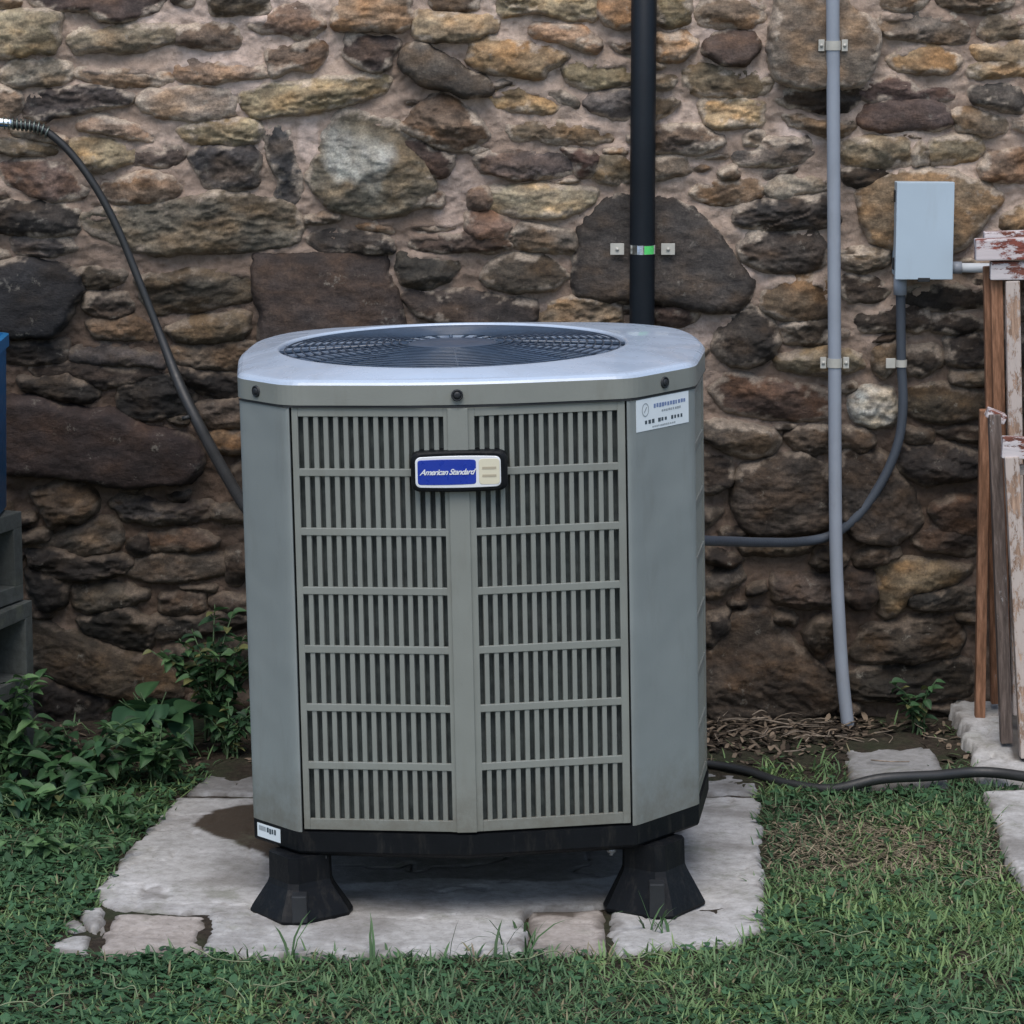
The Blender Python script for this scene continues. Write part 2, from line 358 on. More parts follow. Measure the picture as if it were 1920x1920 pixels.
# ------------------------------------------------------------------ relief patches (stones, slabs)
def patch(poly, H, r, seed, res, rough=1.0, facet=1.0, aniso=2.5, ang=0.0, jag=0.003, skirt=0.012, round_=2, flat=False, tilt=0.0, grow=0.0):
    poly = chaikin(poly, round_, 0.11)
    x0, y0 = poly.min(0) - skirt; x1, y1 = poly.max(0) + skirt
    xs = np.arange(x0, x1 + res, res); ys = np.arange(y0, y1 + res, res)
    A, B = np.meshgrid(xs, ys); P = np.stack([A.ravel(), B.ravel()], 1)
    d = sdist(P, poly) + grow; rs = np.random.RandomState(seed)
    d = d + jag * 1.2 * fbm(P[:, 0] * 60, P[:, 1] * 60, seed, 3) + jag * 2.6 * fbm(P[:, 0] * 20, P[:, 1] * 20, seed + 5, 3)
    c = poly.mean(0); ca, sa = math.cos(ang), math.sin(ang)
    u = ((P[:, 0] - c[0]) * ca + (P[:, 1] - c[1]) * sa); v = (-(P[:, 0] - c[0]) * sa + (P[:, 1] - c[1]) * ca)
    dd = np.maximum(d, 0)
    h = H * (1 - np.exp(-dd / r))
    if not flat:
        size = max(0.03, min(x1 - x0, y1 - y0))
        f = np.full(len(P), 1.0)
        for k in range(6):
            a = rs.rand() * 2 * math.pi; sl = (0.10 + 0.35 * rs.rand()) * facet
            f = np.minimum(f, -(u * math.cos(a) + v * math.sin(a) * 1.2) * sl + H * (0.05 + 0.3 * rs.rand()))
        f = np.clip(f, -0.7 * H, 0.5 * H)
        rg_ = 1 - np.abs(fbm(u * 20 + 0.3 * fbm(u * 40, v * 40, seed, 2), v * 20 * aniso, seed + 11, 5, 0.62)) * 2.4
        det = np.clip(rg_, -1, 1) * 0.0050 * rough - 0.003 + fbm(u * 45, v * 45 * min(aniso, 1.6), seed + 51, 3, 0.6) * 0.0045 * rough + fbm(u * 9, v * 9 * aniso, seed + 23, 2) * 0.009 * rough
        # bedding ledges
        led = fbm(u * 11, v * 16, seed + 31, 3) * 1.6 + v * (22 + 18 * rs.rand()); led = (led - np.floor(led))
        lm = np.clip(fbm(u * 12, v * 20, seed + 37, 2) * 3 + 0.2, 0, 1)
        det = det + (led - 0.5) * 0.0050 * rough * max(0, aniso - 1.0) * lm
        k = 1 - np.exp(-dd / (r * 1.1))
        h = h + (f + det + tilt * v) * k
        h = np.maximum(h, 0.013 * (1 - np.exp(-dd / 0.004)) + det * 0.3 * k)
    else:
        h = h + (fbm(u * 8, v * 8, seed + 3, 4) * 0.0030 - 0.012 * np.clip(np.abs(fbm(u * 4, v * 4, seed + 60, 4, 0.55)) * -14 + 0.35, 0, 1)) * rough * (1 - np.exp(-dd / r))
    h = np.where(d < 0, d * 2.2, h)
    ny, nx = A.shape
    q = (np.arange(ny - 1)[:, None] * nx + np.arange(nx - 1)[None, :]).ravel()
    Q = np.stack([q, q + 1, q + nx + 1, q + nx], 1)
    keep = (d[Q].max(1) > -skirt * 0.75); Q = Q[keep]
    used = np.unique(Q); remap = np.full(len(P), -1); remap[used] = np.arange(len(used))
    return P[used], h[used], remap[Q], d[used]

# ------------------------------------------------------------------ the stone wall
TILES = [
 (0, 0, 3.84, [
  ([200,-60,1200,-60,1130,40,1000,110,850,130,720,140,640,60,520,70,330,55,240,10],(76,66,68)),
  ([-60,90,340,90,420,120,400,340,380,360,200,370,0,390,-60,380],(136,130,104)),
  ([540,220,900,170,1250,180,1280,260,1150,300,1020,360,880,370,720,350,560,370,500,290],(118,112,94)),
  ([1290,190,1480,180,1680,190,1710,320,1560,345,1440,320,1300,300],(86,75,66)),
  ([1530,-40,1750,-60,1920,-40,1920,70,1750,80,1620,100,1540,80],(72,72,66)),
  ([50,510,130,455,330,440,500,460,520,520,440,580,280,600,120,610,40,570],(100,100,92)),
  ([560,515,800,500,960,490,1100,510,1220,560,1150,600,900,620,760,600,670,580],(120,102,82)),
  ([1280,480,1380,440,1600,440,1800,470,1900,480,1950,530,1750,560,1500,575,1330,560,1280,520],(110,98,90)),
  ([170,760,220,690,400,660,640,640,760,650,960,690,900,750,760,770,500,800,300,850,200,830],(60,59,64)),
  ([-60,640,60,640,170,690,150,780,60,820,-60,820],(130,112,95)),
  ([1010,720,1080,670,1250,640,1500,645,1640,660,1700,720,1690,810,1600,850,1400,850,1150,820,1050,780],(136,128,120)),
  ([580,870,720,850,900,890,1030,940,1110,990,950,970,760,930,580,900],(150,130,115)),
  ([1290,930,1400,890,1600,870,1820,870,1870,940,1830,1010,1680,1040,1480,1020,1330,990],(118,110,82)),
  ([-60,1000,120,1010,330,1040,400,1090,200,1100,-60,1080],(100,98,86)),
  ([500,1050,700,1000,900,1040,960,1090,950,1150,870,1170,760,1220,640,1200,560,1130],(126,116,86)),
  ([980,1080,1150,1060,1300,1060,1320,1110,1240,1190,1110,1190,980,1170],(86,75,72)),
  ([1380,1130,1500,1080,1780,1070,1850,1150,1840,1320,1700,1350,1500,1340,1440,1230],(66,69,76)),
  ([20,1200,180,1160,450,1200,520,1290,620,1370,600,1410,400,1420,240,1390,140,1330,60,1300],(102,84,80)),
  ([760,1330,900,1280,1120,1240,1240,1280,1290,1360,1240,1430,1000,1440,840,1430,770,1400],(106,90,76)),
  ([-60,1490,250,1460,450,1470,560,1530,560,1650,400,1690,200,1680,-60,1640],(52,52,54)),
  ([600,1560,800,1520,1050,1470,1300,1430,1600,1400,1900,1430,2100,1500,2150,1600,2130,1720,1960,1760,1700,1790,1400,1800,1100,1810,950,1790,800,1700,650,1650],(94,93,83)),
  ([100,1710,300,1705,500,1730,540,1780,400,1820,150,1810],(66,64,66))]),
 (450, 0, 3.84, [
  ([80,180,220,110,400,50,500,50,530,120,600,170,540,230,480,270,350,240,150,220],(106,88,78)),
  ([680,180,700,-40,1200,-40,1190,60,1230,110,1200,180,1150,220,900,205,740,200],(136,115,90)),
  ([1370,-60,1720,-60,1700,50,1560,70,1400,40],(75,68,60)),
  ([1280,110,1500,100,1840,130,1840,200,1700,260,1500,275,1330,280,1270,230],(132,118,90)),
  ([200,380,350,340,450,340,520,310,590,340,590,430,500,490,400,470,250,550,220,500],(100,84,72)),
  ([780,270,860,260,960,310,1060,290,1130,320,1080,370,1080,470,960,500,850,460,780,400],(64,58,61)),
  ([1200,380,1290,320,1380,350,1500,430,1600,500,1760,590,1800,650,1620,690,1500,640,1350,590,1200,510,1170,450],(80,79,77)),
  ([30,680,200,620,600,570,850,545,1020,550,1060,590,1000,660,840,720,500,780,300,810,120,830,50,760],(126,118,88)),
  ([190,950,260,920,350,940,370,1080,390,1200,430,1350,400,1440,320,1480,270,1400,290,1280,220,1170,190,1050],(60,65,72)),
  ([600,960,700,850,820,800,1000,880,1120,880,1200,1000,1220,1060,1330,1170,1390,1340,1300,1460,1100,1540,880,1540,680,1480,560,1390,500,1280,560,1130],(96,98,88)),
  ([1320,750,1400,700,1560,730,1700,850,1800,970,1700,1040,1580,1060,1450,1040,1300,980,1180,900,1230,850],(96,80,66)),
  ([1200,1020,1300,1020,1400,1090,1540,1110,1530,1170,1450,1250,1360,1240,1290,1130],(68,54,50)),
  ([1680,1370,1790,1350,1800,1430,1770,1500,1670,1480],(110,95,88)),
  ([480,1700,700,1670,950,1690,1090,1730,1100,1800,950,1810,700,1800,560,1790],(58,58,60)),
  ([1320,1410,1450,1400,1440,1460,1320,1480],(72,66,66))]),
 (440, 380, 3.84, [
  ([1290,240,1400,225,1600,240,1800,215,1950,250,1990,310,1800,330,1400,330,1280,300],(80,66,60)),
  ([180,400,500,370,1080,370,1080,500,1140,640,1180,800,1190,900,1180,1100,200,1100,210,800,170,600,160,480],(72,64,65)),
  ([1200,380,1400,370,1620,390,1600,470,1520,560,1400,600,1240,570,1190,480],(62,64,62)),
  ([1240,690,1290,640,1500,640,1800,650,2050,690,2150,740,2140,830,1900,860,1500,850,1340,790],(62,58,60))]),
 (900, 380, 3.556, [
  ([20,490,60,400,200,360,420,370,560,430,580,480,460,560,220,570,60,530],(78,72,62)),
  ([-60,60,80,80,200,150,160,220,0,230,-80,200],(120,95,84)),
  ([200,200,300,150,600,190,640,230,630,320,480,310,280,290,170,260],(95,90,84)),
  ([680,190,780,60,900,-40,1250,-20,1400,60,1560,180,1640,320,1750,450,1810,520,1780,640,1700,710,1450,690,1170,650,800,640,650,610,650,400],(70,70,73)),
  ([410,700,560,640,880,650,930,700,920,790,700,830,400,850],(142,128,104)),
  ([1170,700,1400,680,1450,700,1430,770,1350,800,1180,790],(80,66,64))]),
 (0, 450, 3.84, [
  ([1000,280,1250,250,1500,220,1750,210,1830,300,1820,400,1600,460,1300,500,1120,520,1040,430],(78,76,68)),
  ([-60,200,150,150,450,200,560,280,590,360,530,470,460,580,380,660,200,680,-60,680],(40,45,54)),
  ([600,230,700,210,800,220,900,240,880,290,780,330,620,320],(52,54,52)),
  ([640,400,900,390,960,480,900,530,700,535,620,470],(64,58,54)),
  ([650,590,850,550,1000,570,1080,640,1080,690,850,690,700,680],(100,88,76)),
  ([1210,640,1300,590,1550,550,1780,530,1790,640,1720,700,1500,720,1260,700],(96,88,70)),
  ([1210,780,1350,760,1600,740,1860,750,1850,810,1700,900,1350,910,1260,830],(98,88,76)),
  ([60,760,200,740,480,730,500,800,450,870,200,880,70,860],(48,47,47)),
  ([520,800,600,750,800,760,1100,820,1180,850,1150,910,900,890,650,880,540,850],(76,74,78)),
  ([250,920,500,905,700,905,1100,935,1150,980,850,1020,720,1035,500,970,300,970],(54,48,46)),
  ([150,1000,480,985,660,1050,700,1090,640,1140,400,1130,180,1060],(46,45,44)),
  ([870,1040,1000,990,1250,1000,1400,1100,1400,1180,1330,1240,1000,1270,890,1250,870,1130],(46,46,46)),
  ([40,1150,300,1160,650,1240,800,1240,950,1320,1150,1390,1340,1420,1430,1520,1420,1640,1330,1720,1050,1740,700,1720,400,1680,60,1650],(66,55,58)),
  ([1430,1190,1600,1165,1740,1160,1800,1220,1750,1320,1550,1340,1440,1290],(98,88,80)),
  ([1510,1400,1600,1370,1800,1380,1800,1500,1680,1540,1560,1490],(124,96,58)),
  ([1280,930,1400,930,1720,1000,1730,1130,1560,1150,1450,1080,1320,1000],(48,46,46))]),
 (0, 900, 3.84, [
  ([240,80,500,5,620,30,700,130,690,210,600,280,460,300,380,320,320,200],(82,75,66)),
  ([220,460,430,420,500,360,640,310,800,290,850,360,850,460,780,510,600,540,420,480],(86,83,78)),
  ([800,150,1000,130,1200,190,1400,190,1510,190,1520,250,1400,290,1100,290,900,270],(68,68,72)),
  ([1540,200,1650,190,1750,230,1800,280,1620,290,1540,260],(80,76,70)),
  ([230,510,420,505,600,560,850,560,940,600,880,650,600,690,420,690,250,600],(44,43,43)),
  ([1070,390,1330,370,1480,400,1560,440,1440,480,1100,490],(94,78,68)),
  ([940,430,1040,400,1060,500,1000,540,930,490],(46,42,40)),
  ([920,660,1000,570,1200,545,1600,560,1620,650,1450,690,1200,710,1000,700],(86,79,72)),
  ([520,780,700,750,950,770,1050,830,900,900,780,920,640,950,540,900],(72,72,66)),
  ([1170,850,1300,810,1440,840,1450,920,1300,960,1180,940],(86,76,68)),
  ([1530,880,1620,840,1780,860,1800,940,1650,940],(84,74,68)),
  ([250,1040,480,1090,600,1110,800,1190,1000,1250,1180,1330,1290,1430,1280,1550,1000,1560,700,1500,500,1450,300,1350,240,1200],(74,66,52)),
  ([270,1390,500,1490,780,1570,820,1700,700,1900,450,1900,300,1750],(42,40,40)),
  ([850,920,920,920,1000,990,1120,1020,1040,1200,900,1190,780,1130,640,1080,580,1000,700,970],(46,46,42)),
  ([200,650,420,700,490,770,460,890,330,920,220,800],(42,42,42)),
  ([1100,1000,1400,1000,1700,970,1800,1020,1500,1080,1150,1110],(50,50,48)),
  ([1660,520,1740,500,1800,600,1700,740,1660,700],(70,62,56))]),
 (900, 0, 3.84, [
  ([130,-60,840,-60,840,90,820,130,650,120,500,90,340,90,160,100],(124,120,96)),
  ([860,-60,1090,-60,1090,180,980,190,900,130,865,90],(130,105,76)),
  ([380,210,560,180,740,210,870,320,820,360,700,330,600,270,460,260],(148,122,98)),
  ([-50,290,200,290,420,330,640,400,560,450,470,480,450,540,380,560,250,530,50,490,-80,450],(134,113,76)),
  ([600,470,700,440,900,440,1090,420,1090,590,900,610,760,625,640,580],(126,118,86)),
  ([100,660,260,620,410,630,500,690,600,750,680,780,500,800,250,800,140,770,80,700],(126,112,80)),
  ([450,635,600,655,690,710,690,760,590,735,520,690],(90,88,84)),
  ([750,740,820,680,960,660,1090,660,1090,830,960,840,830,800],(80,80,85)),
  ([210,900,400,880,600,890,850,910,920,940,930,1000,800,1040,620,1020,400,990,240,1000],(110,98,78)),
  ([0,1100,150,1090,500,1080,640,1140,690,1200,640,1240,400,1270,200,1270,40,1230,-30,1160],(84,77,80)),
  ([580,1065,800,1095,850,1140,800,1230,720,1250,680,1150],(90,68,65)),
  ([80,1370,300,1340,560,1350,820,1370,800,1430,700,1510,520,1550,350,1550,150,1520,60,1500,80,1440],(148,144,120)),
  ([810,1230,880,1150,1000,1120,1090,1200,1060,1290,930,1310,820,1270],(108,102,84)),
  ([1280,-60,1500,-60,1510,60,1490,150,1360,190,1270,150],(112,110,86)),
  ([1280,250,1450,230,1560,340,1450,410,1280,420],(134,110,80)),
  ([1240,920,1500,910,1620,930,1750,1010,1680,1070,1500,1090,1240,1080],(80,76,76)),
  ([1240,730,1370,720,1430,740,1350,810,1240,830],(78,76,68)),
  ([1240,550,1400,560,1360,620,1240,620],(82,78,66)),
  ([1240,1140,1440,1120,1500,1240,1240,1290],(110,100,88))]),
 (1300, 0, 4.8, [
  ([60,60,120,0,600,10,650,80,630,180,500,215,250,225,80,200,45,130],(112,98,82)),
  ([110,400,200,320,330,290,520,300,590,380,560,460,480,540,320,550,180,500,110,450],(76,65,64)),
  ([-60,640,80,600,220,620,360,650,560,680,700,740,640,790,500,850,250,850,0,830,-70,760],(98,90,70)),
  ([70,960,120,890,380,885,620,930,620,1000,600,1090,450,1120,330,1130,120,1100,90,1030],(148,129,90)),
  ([780,-60,1300,-60,1420,100,1560,180,1640,330,1620,480,1580,620,1490,730,1300,770,1100,770,900,740,750,690,720,560,690,430,700,300,740,130],(98,92,84)),
  ([750,880,880,810,1000,790,1400,800,1480,770,1500,830,1420,930,1320,990,1150,1000,980,950,850,950],(56,52,50)),
  ([820,1040,950,1040,1150,1090,1300,1110,1440,1080,1440,1140,1320,1220,1180,1200,1040,1160,880,1110],(92,84,72)),
  ([380,1380,560,1360,650,1270,830,1230,1020,1260,1050,1350,980,1430,750,1480,560,1460,420,1450],(74,73,74)),
  ([460,1240,530,1190,620,1230,560,1300,470,1290],(84,82,78)),
  ([40,1690,200,1640,380,1630,560,1640,620,1700,580,1760,400,1810,180,1800,0,1740],(116,98,78)),
  ([230,1560,370,1490,390,1590,260,1610],(100,88,76)),
  ([630,1680,750,1610,950,1620,1180,1620,1180,1700,900,1725,850,1780,720,1760],(126,123,112)),
  ([400,1870,800,1800,1180,1750,1250,1880,1300,1990,1000,2030,600,2040,380,2000],(60,60,63))]),
 (1420, 0, 3.84, [
  ([870,-40,1250,-60,1160,50,1000,70,900,30],(90,76,60)),
  ([1300,-60,1810,-60,1800,40,1650,80,1450,60,1320,20],(86,76,64)),
  ([900,110,1100,90,1440,120,1500,210,1490,280,1300,290,1120,270,960,240,890,190],(88,84,80)),
  ([940,420,1050,350,1300,320,1430,400,1450,440,1380,500,1200,510,1000,480],(134,111,72)),
  ([1640,140,1950,130,1950,270,1750,260,1660,290,1590,240],(110,100,82)),
  ([1560,340,1950,320,1950,440,1780,450,1600,420],(148,129,96)),
  ([1530,480,1700,475,1950,460,1950,520,1700,540,1540,530],(120,108,84)),
  ([730,680,790,590,880,600,980,560,1100,590,1150,640,1370,650,1390,690,1200,710,950,715,850,700],(88,71,71)),
  ([740,870,820,780,900,740,1250,740,1340,780,1380,880,1300,920,1100,930,900,925,760,900],(90,76,77)),
  ([1540,640,1700,600,1850,640,1920,740,1880,810,1700,760,1560,720],(70,70,70)),
  ([1410,830,1500,790,1760,860,1790,920,1650,950,1480,940],(102,92,76)),
  ([600,1010,800,1000,1090,1010,1100,1080,1090,1180,900,1190,620,1180],(114,107,86)),
  ([1110,1100,1160,1020,1220,1060,1235,1180,1120,1190],(76,74,64)),
  ([1250,1000,1400,980,1560,1000,1620,1080,1560,1140,1400,1160,1260,1170],(118,113,90)),
  ([1600,1200,1680,1110,1850,1090,1950,1090,1950,1280,1800,1300,1620,1280],(120,98,80)),
  ([720,1380,900,1290,1100,1240,1400,1240,1600,1310,1750,1420,1640,1560,1560,1680,1480,1760,1300,1830,1000,1800,850,1720,760,1580],(126,110,84)),
  ([1780,1550,1950,1480,1950,1650,1800,1660,1760,1620],(118,104,80)),
  ([-120,1780,-60,1680,150,1650,400,1680,470,1770,460,1900,300,1950,50,1940,-100,1880],(72,67,65)),
  ([620,1840,750,1800,930,1800,930,1880,700,1920,610,1900],(98,92,80)),
  ([600,1210,900,1210,960,1250,780,1340,640,1310],(60,54,48))]),
 (1300, 450, 3.097, [
  ([400,300,460,230,620,215,780,225,790,420,700,450,520,450,410,400],(100,84,62)),
  ([120,610,180,480,280,390,380,400,460,500,490,590,440,680,330,720,200,700],(66,62,59)),
  ([510,500,650,460,780,480,780,590,650,600,520,580],(82,76,68)),
  ([480,690,600,650,760,630,960,660,970,720,860,760,700,760,520,740],(126,118,94)),
  ([110,860,200,790,420,810,560,860,780,880,780,1010,600,1040,350,1000,180,960],(94,74,67)),
  ([60,1070,250,1060,440,1090,490,1170,440,1230,300,1250,150,1190,60,1130],(94,89,82)),
  ([540,1130,640,1090,780,1090,800,1190,700,1240,580,1200],(82,72,62)),
  ([860,1100,1000,1110,1050,1180,980,1220,870,1180],(82,74,66)),
  ([910,920,1010,860,1120,870,1170,970,1150,1070,1050,1080,960,1060,915,1000],(205,198,182)),
  ([270,1330,450,1270,640,1260,770,1330,790,1500,790,1640,600,1680,400,1700,300,1660,240,1500],(70,63,57)),
  ([60,1260,200,1270,210,1400,120,1450,60,1430],(52,48,46)),
  ([950,460,1150,380,1350,400,1370,490,1150,520,980,520],(66,60,56)),
  ([1240,870,1420,830,1690,920,1640,1020,1450,1040,1270,1000],(72,65,50)),
  ([1060,640,1180,600,1170,720,1100,800,1060,740],(98,92,80)),
  ([1240,640,1400,610,1430,700,1330,770,1240,760],(68,64,60)),
  ([1460,570,1640,560,1690,700,1600,730,1470,700],(55,52,52)),
  ([1240,1090,1380,1110,1370,1160,1260,1170],(84,78,70)),
  ([1200,1200,1500,1190,1640,1250,1620,1370,1350,1400,1180,1320],(50,48,50)),
  ([870,1240,1100,1250,1250,1450,1320,1650,1150,1750,950,1720,880,1620,860,1400],(62,57,54)),
  ([1380,1560,1500,1500,1640,1510,1640,1700,1450,1680],(84,67,58)),
  ([880,210,1020,220,1150,280,1080,330,920,350,860,300],(72,64,58)),
  ([1230,280,1690,250,1700,370,1450,400,1240,360],(46,44,44)),
  ([1390,440,1560,430,1700,500,1500,540,1390,520],(54,50,48)),
  ([870,60,960,60,1100,70,1120,130,1000,170,870,150],(90,82,72))]),
 (1300, 1000, 3.097, [
  ([80,270,250,210,280,260,150,350,80,360],(88,85,82)),
  ([470,270,600,250,800,260,800,400,600,410,480,390],(84,75,72)),
  ([1070,190,1200,160,1470,170,1600,200,1480,290,1340,330,1260,330,1180,460,1110,460,1080,320],(116,102,73)),
  ([1250,370,1350,350,1500,310,1620,290,1620,420,1400,430,1280,410],(50,52,52)),
  ([210,500,400,450,520,600,700,750,800,840,820,1000,600,1050,250,1060,100,1040,90,760,160,620],(72,63,54)),
  ([650,560,720,490,810,510,820,640,720,700,660,620],(76,64,48)),
  ([1000,560,1250,510,1480,490,1560,600,1520,700,1250,730,1000,740,930,690],(66,59,50)),
  ([900,820,1200,760,1560,750,1600,820,1580,930,1300,960,920,950],(44,44,40)),
  ([880,210,1040,230,1050,380,960,420,880,380],(66,56,52)),
  ([80,480,190,440,190,560,90,640],(50,46,44)),
  ([1280,20,1400,-50,1620,-50,1610,120,1350,90],(64,54,50))]),
]
ALB = 1.15
def to_wall(px, py):
    p = at_y(px, py, YW); return (p.x, p.z)
stones = []        # (poly, colour, traced)
for (tx, ty, sc, lst) in TILES:
    for pts, col in lst:
        poly = np.array([to_wall(tx + pts[i] / sc, ty + pts[i + 1] / sc) for i in range(0, len(pts), 2)])
        c = poly.mean(0); poly = c + (poly - c) * 1.03
        stones.append([poly, col, 1])

# mortar grid coordinates
mx = np.concatenate([np.arange(-2.3, -1.26, 0.02), np.arange(-1.25, 1.25, 0.005), np.arange(1.26, 2.31, 0.02)])
mz = np.concatenate([np.arange(-0.15, -0.05, 0.02), np.arange(-0.04, 1.66, 0.005), np.arange(1.67, 2.31, 0.02)])
MX, MZ = np.meshgrid(mx, mz); MD = np.full(MX.shape, -0.2)
def stamp(poly, pad=0.06):
    p = chaikin(poly, 2); x0, z0 = p.min(0) - pad; x1, z1 = p.max(0) + pad
    i0, i1 = np.searchsorted(mx, [x0, x1]); j0, j1 = np.searchsorted(mz, [z0, z1])
    if i1 <= i0 or j1 <= j0: return
    sub = np.stack([MX[j0:j1, i0:i1].ravel(), MZ[j0:j1, i0:i1].ravel()], 1)
    d = sdist(sub, p).reshape(j1 - j0, i1 - i0)
    MD[j0:j1, i0:i1] = np.maximum(MD[j0:j1, i0:i1], d)
for s_ in stones: stamp(s_[0])
def md_at(P):
    i = np.clip(np.searchsorted(mx, P[:, 0]), 0, len(mx) - 1); j = np.clip(np.searchsorted(mz, P[:, 1]), 0, len(mz) - 1)
    return MD[j, i]
PAL = [(120,104,84),(108,96,80),(86,78,70),(76,70,68),(116,100,84),(100,86,78),(124,112,92),(104,94,84)]
def blob(cx, cz, a, b, ang, rs):
    n = 9; out = []
    for k in range(n):
        t = 2 * math.pi * (k + rs.rand() * 0.5) / n; e = 0.82 + 0.28 * rs.rand()
        x = a * e * math.copysign(abs(math.cos(t)) ** 0.7, math.cos(t)); z = b * e * math.copysign(abs(math.sin(t)) ** 0.7, math.sin(t))
        out.append((cx + x * math.cos(ang) - z * math.sin(ang), cz + x * math.sin(ang) + z * math.cos(ang)))
    return np.array(out)
rs = np.random.RandomState(21)
def infr(cx, cz):
    return abs(cx) < 1.16 and -0.04 < cz < 1.62 and not (-0.62 < cx < 0.42 and cz < 0.86)
def shade(cz):  # shade of the lower wall, painted into the filler stone colours
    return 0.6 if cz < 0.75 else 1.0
extra = 0
for (a0, a1, b0, b1, tries) in ((0.09, 0.19, 0.03, 0.065, 2600), (0.045, 0.095, 0.014, 0.032, 6000), (0.020, 0.05, 0.006, 0.015, 9000)):
    for _ in range(tries):
        cx = rs.uniform(-2.2, 2.2); cz = rs.uniform(-0.05, 2.2); a = rs.uniform(a0, a1); b_ = rs.uniform(b0, b1); ang = rs.normal() * 0.14
        inside = infr(cx, cz)
        if inside and a0 > 0.08: continue
        if inside and a0 < 0.03 and rs.rand() < 0.4: continue
        p = blob(cx, cz, a, b_, ang, rs); q = np.concatenate([p, np.array([[cx, cz]]), (p + [cx, cz]) / 2])
        if md_at(q).max() < (-0.004 if inside else -0.010):
            over = inside and extra > 104
            c = PAL[rs.randint(len(PAL))]; f = 0.8 + 0.3 * rs.rand()
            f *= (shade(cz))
            c = tuple(v * f for v in c); stones.append([p, c, (-1 if over else 2) if inside else 0]); extra += inside; stamp(p)

wall = empty('stone_wall', (0, YW, ZG))
tag(wall, 'old fieldstone house wall of tan, grey and maroon stones in pinkish mortar', 'wall')
BG = 1.0
MORT = np.array((0.42, 0.36, 0.30))
def wall_shade_at(X_, Z_): return np.clip((1.06 + 0.40 * fbm(X_ * 1.7, Z_ * 1.7, 61, 4) + 0.24 * np.clip((-0.3 - X_) / 0.3, 0, 1) - Z_) / 0.45, 0, 1)  # mask for shade painted into the lower wall's mortar and smears
def stone_cols(P, base, seed, traced, idx, dd):
    smooth_ = base in SMOOTH and sum(base) < 250
    b = np.array(lin(base)) * ALB * (1 - 0.38 * min(1, max(0, (1.25 - P[:, 1].mean()) / 0.5))) * (0.8 if smooth_ else 1); b = (b * 0.54 + b.mean() * np.array((1.08, 1.0, 0.90)) * 0.46) * np.array((1.10, 0.965, 0.86))  # lower stones darkened: wall shade painted into their colour
    if base == (205, 198, 182): b = np.array((0.40, 0.39, 0.355))
    z = P[:, 1]
    c = np.tile(b, (len(P), 1))
    t = fbm(P[:, 0] * 16, P[:, 1] * 30, seed + 70, 3)[:, None]
    u = fbm(P[:, 0] * 9, P[:, 1] * 12, seed + 90, 2)[:, None]
    warm = np.array([1.16, 1.02, 0.86]); cool = np.array([0.88, 0.95, 1.02])
    c = c * np.where(t > 0, 1 + (warm - 1) * np.clip(t * 2.2, 0, 1), 1 + (cool - 1) * np.clip(-t * 2.2, 0, 1))
    c = c * (1 + 0.40 * u)
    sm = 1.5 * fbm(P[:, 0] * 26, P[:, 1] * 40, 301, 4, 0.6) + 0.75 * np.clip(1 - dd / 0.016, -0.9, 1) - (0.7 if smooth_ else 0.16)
    sm = (np.clip(sm * 2.2, 0, 1) * 0.75)[:, None]; td = wall_shade_at(P[:, 0], P[:, 1])[:, None]
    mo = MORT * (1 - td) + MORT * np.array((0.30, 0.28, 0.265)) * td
    k = (fbm(P[:, 0] * 34, P[:, 1] * 60, seed + 7, 4, 0.65) * 1.5)[:, None]
    c = c * np.clip(1 + (0.2 if smooth_ else 0.5) * k, 0.45, 1.7)
    return c * (1 - sm) + mo * sm
QUARTZ = np.array([to_wall(450 + x / 3.84, y / 3.84) for x, y in ((590,960),(700,900),(850,960),(960,1050),(1080,1080),(1040,1240),(1040,1370),(930,1400),(820,1330),(720,1270),(640,1200),(600,1080))])
SMOOTH = {(70,70,73),(72,64,65),(40,45,54),(66,55,58),(126,110,84),(90,76,77),(76,65,64),(98,92,84),(80,79,77),(136,128,120)}
fillV, fillF, fillC, fb = [], [], [], 0
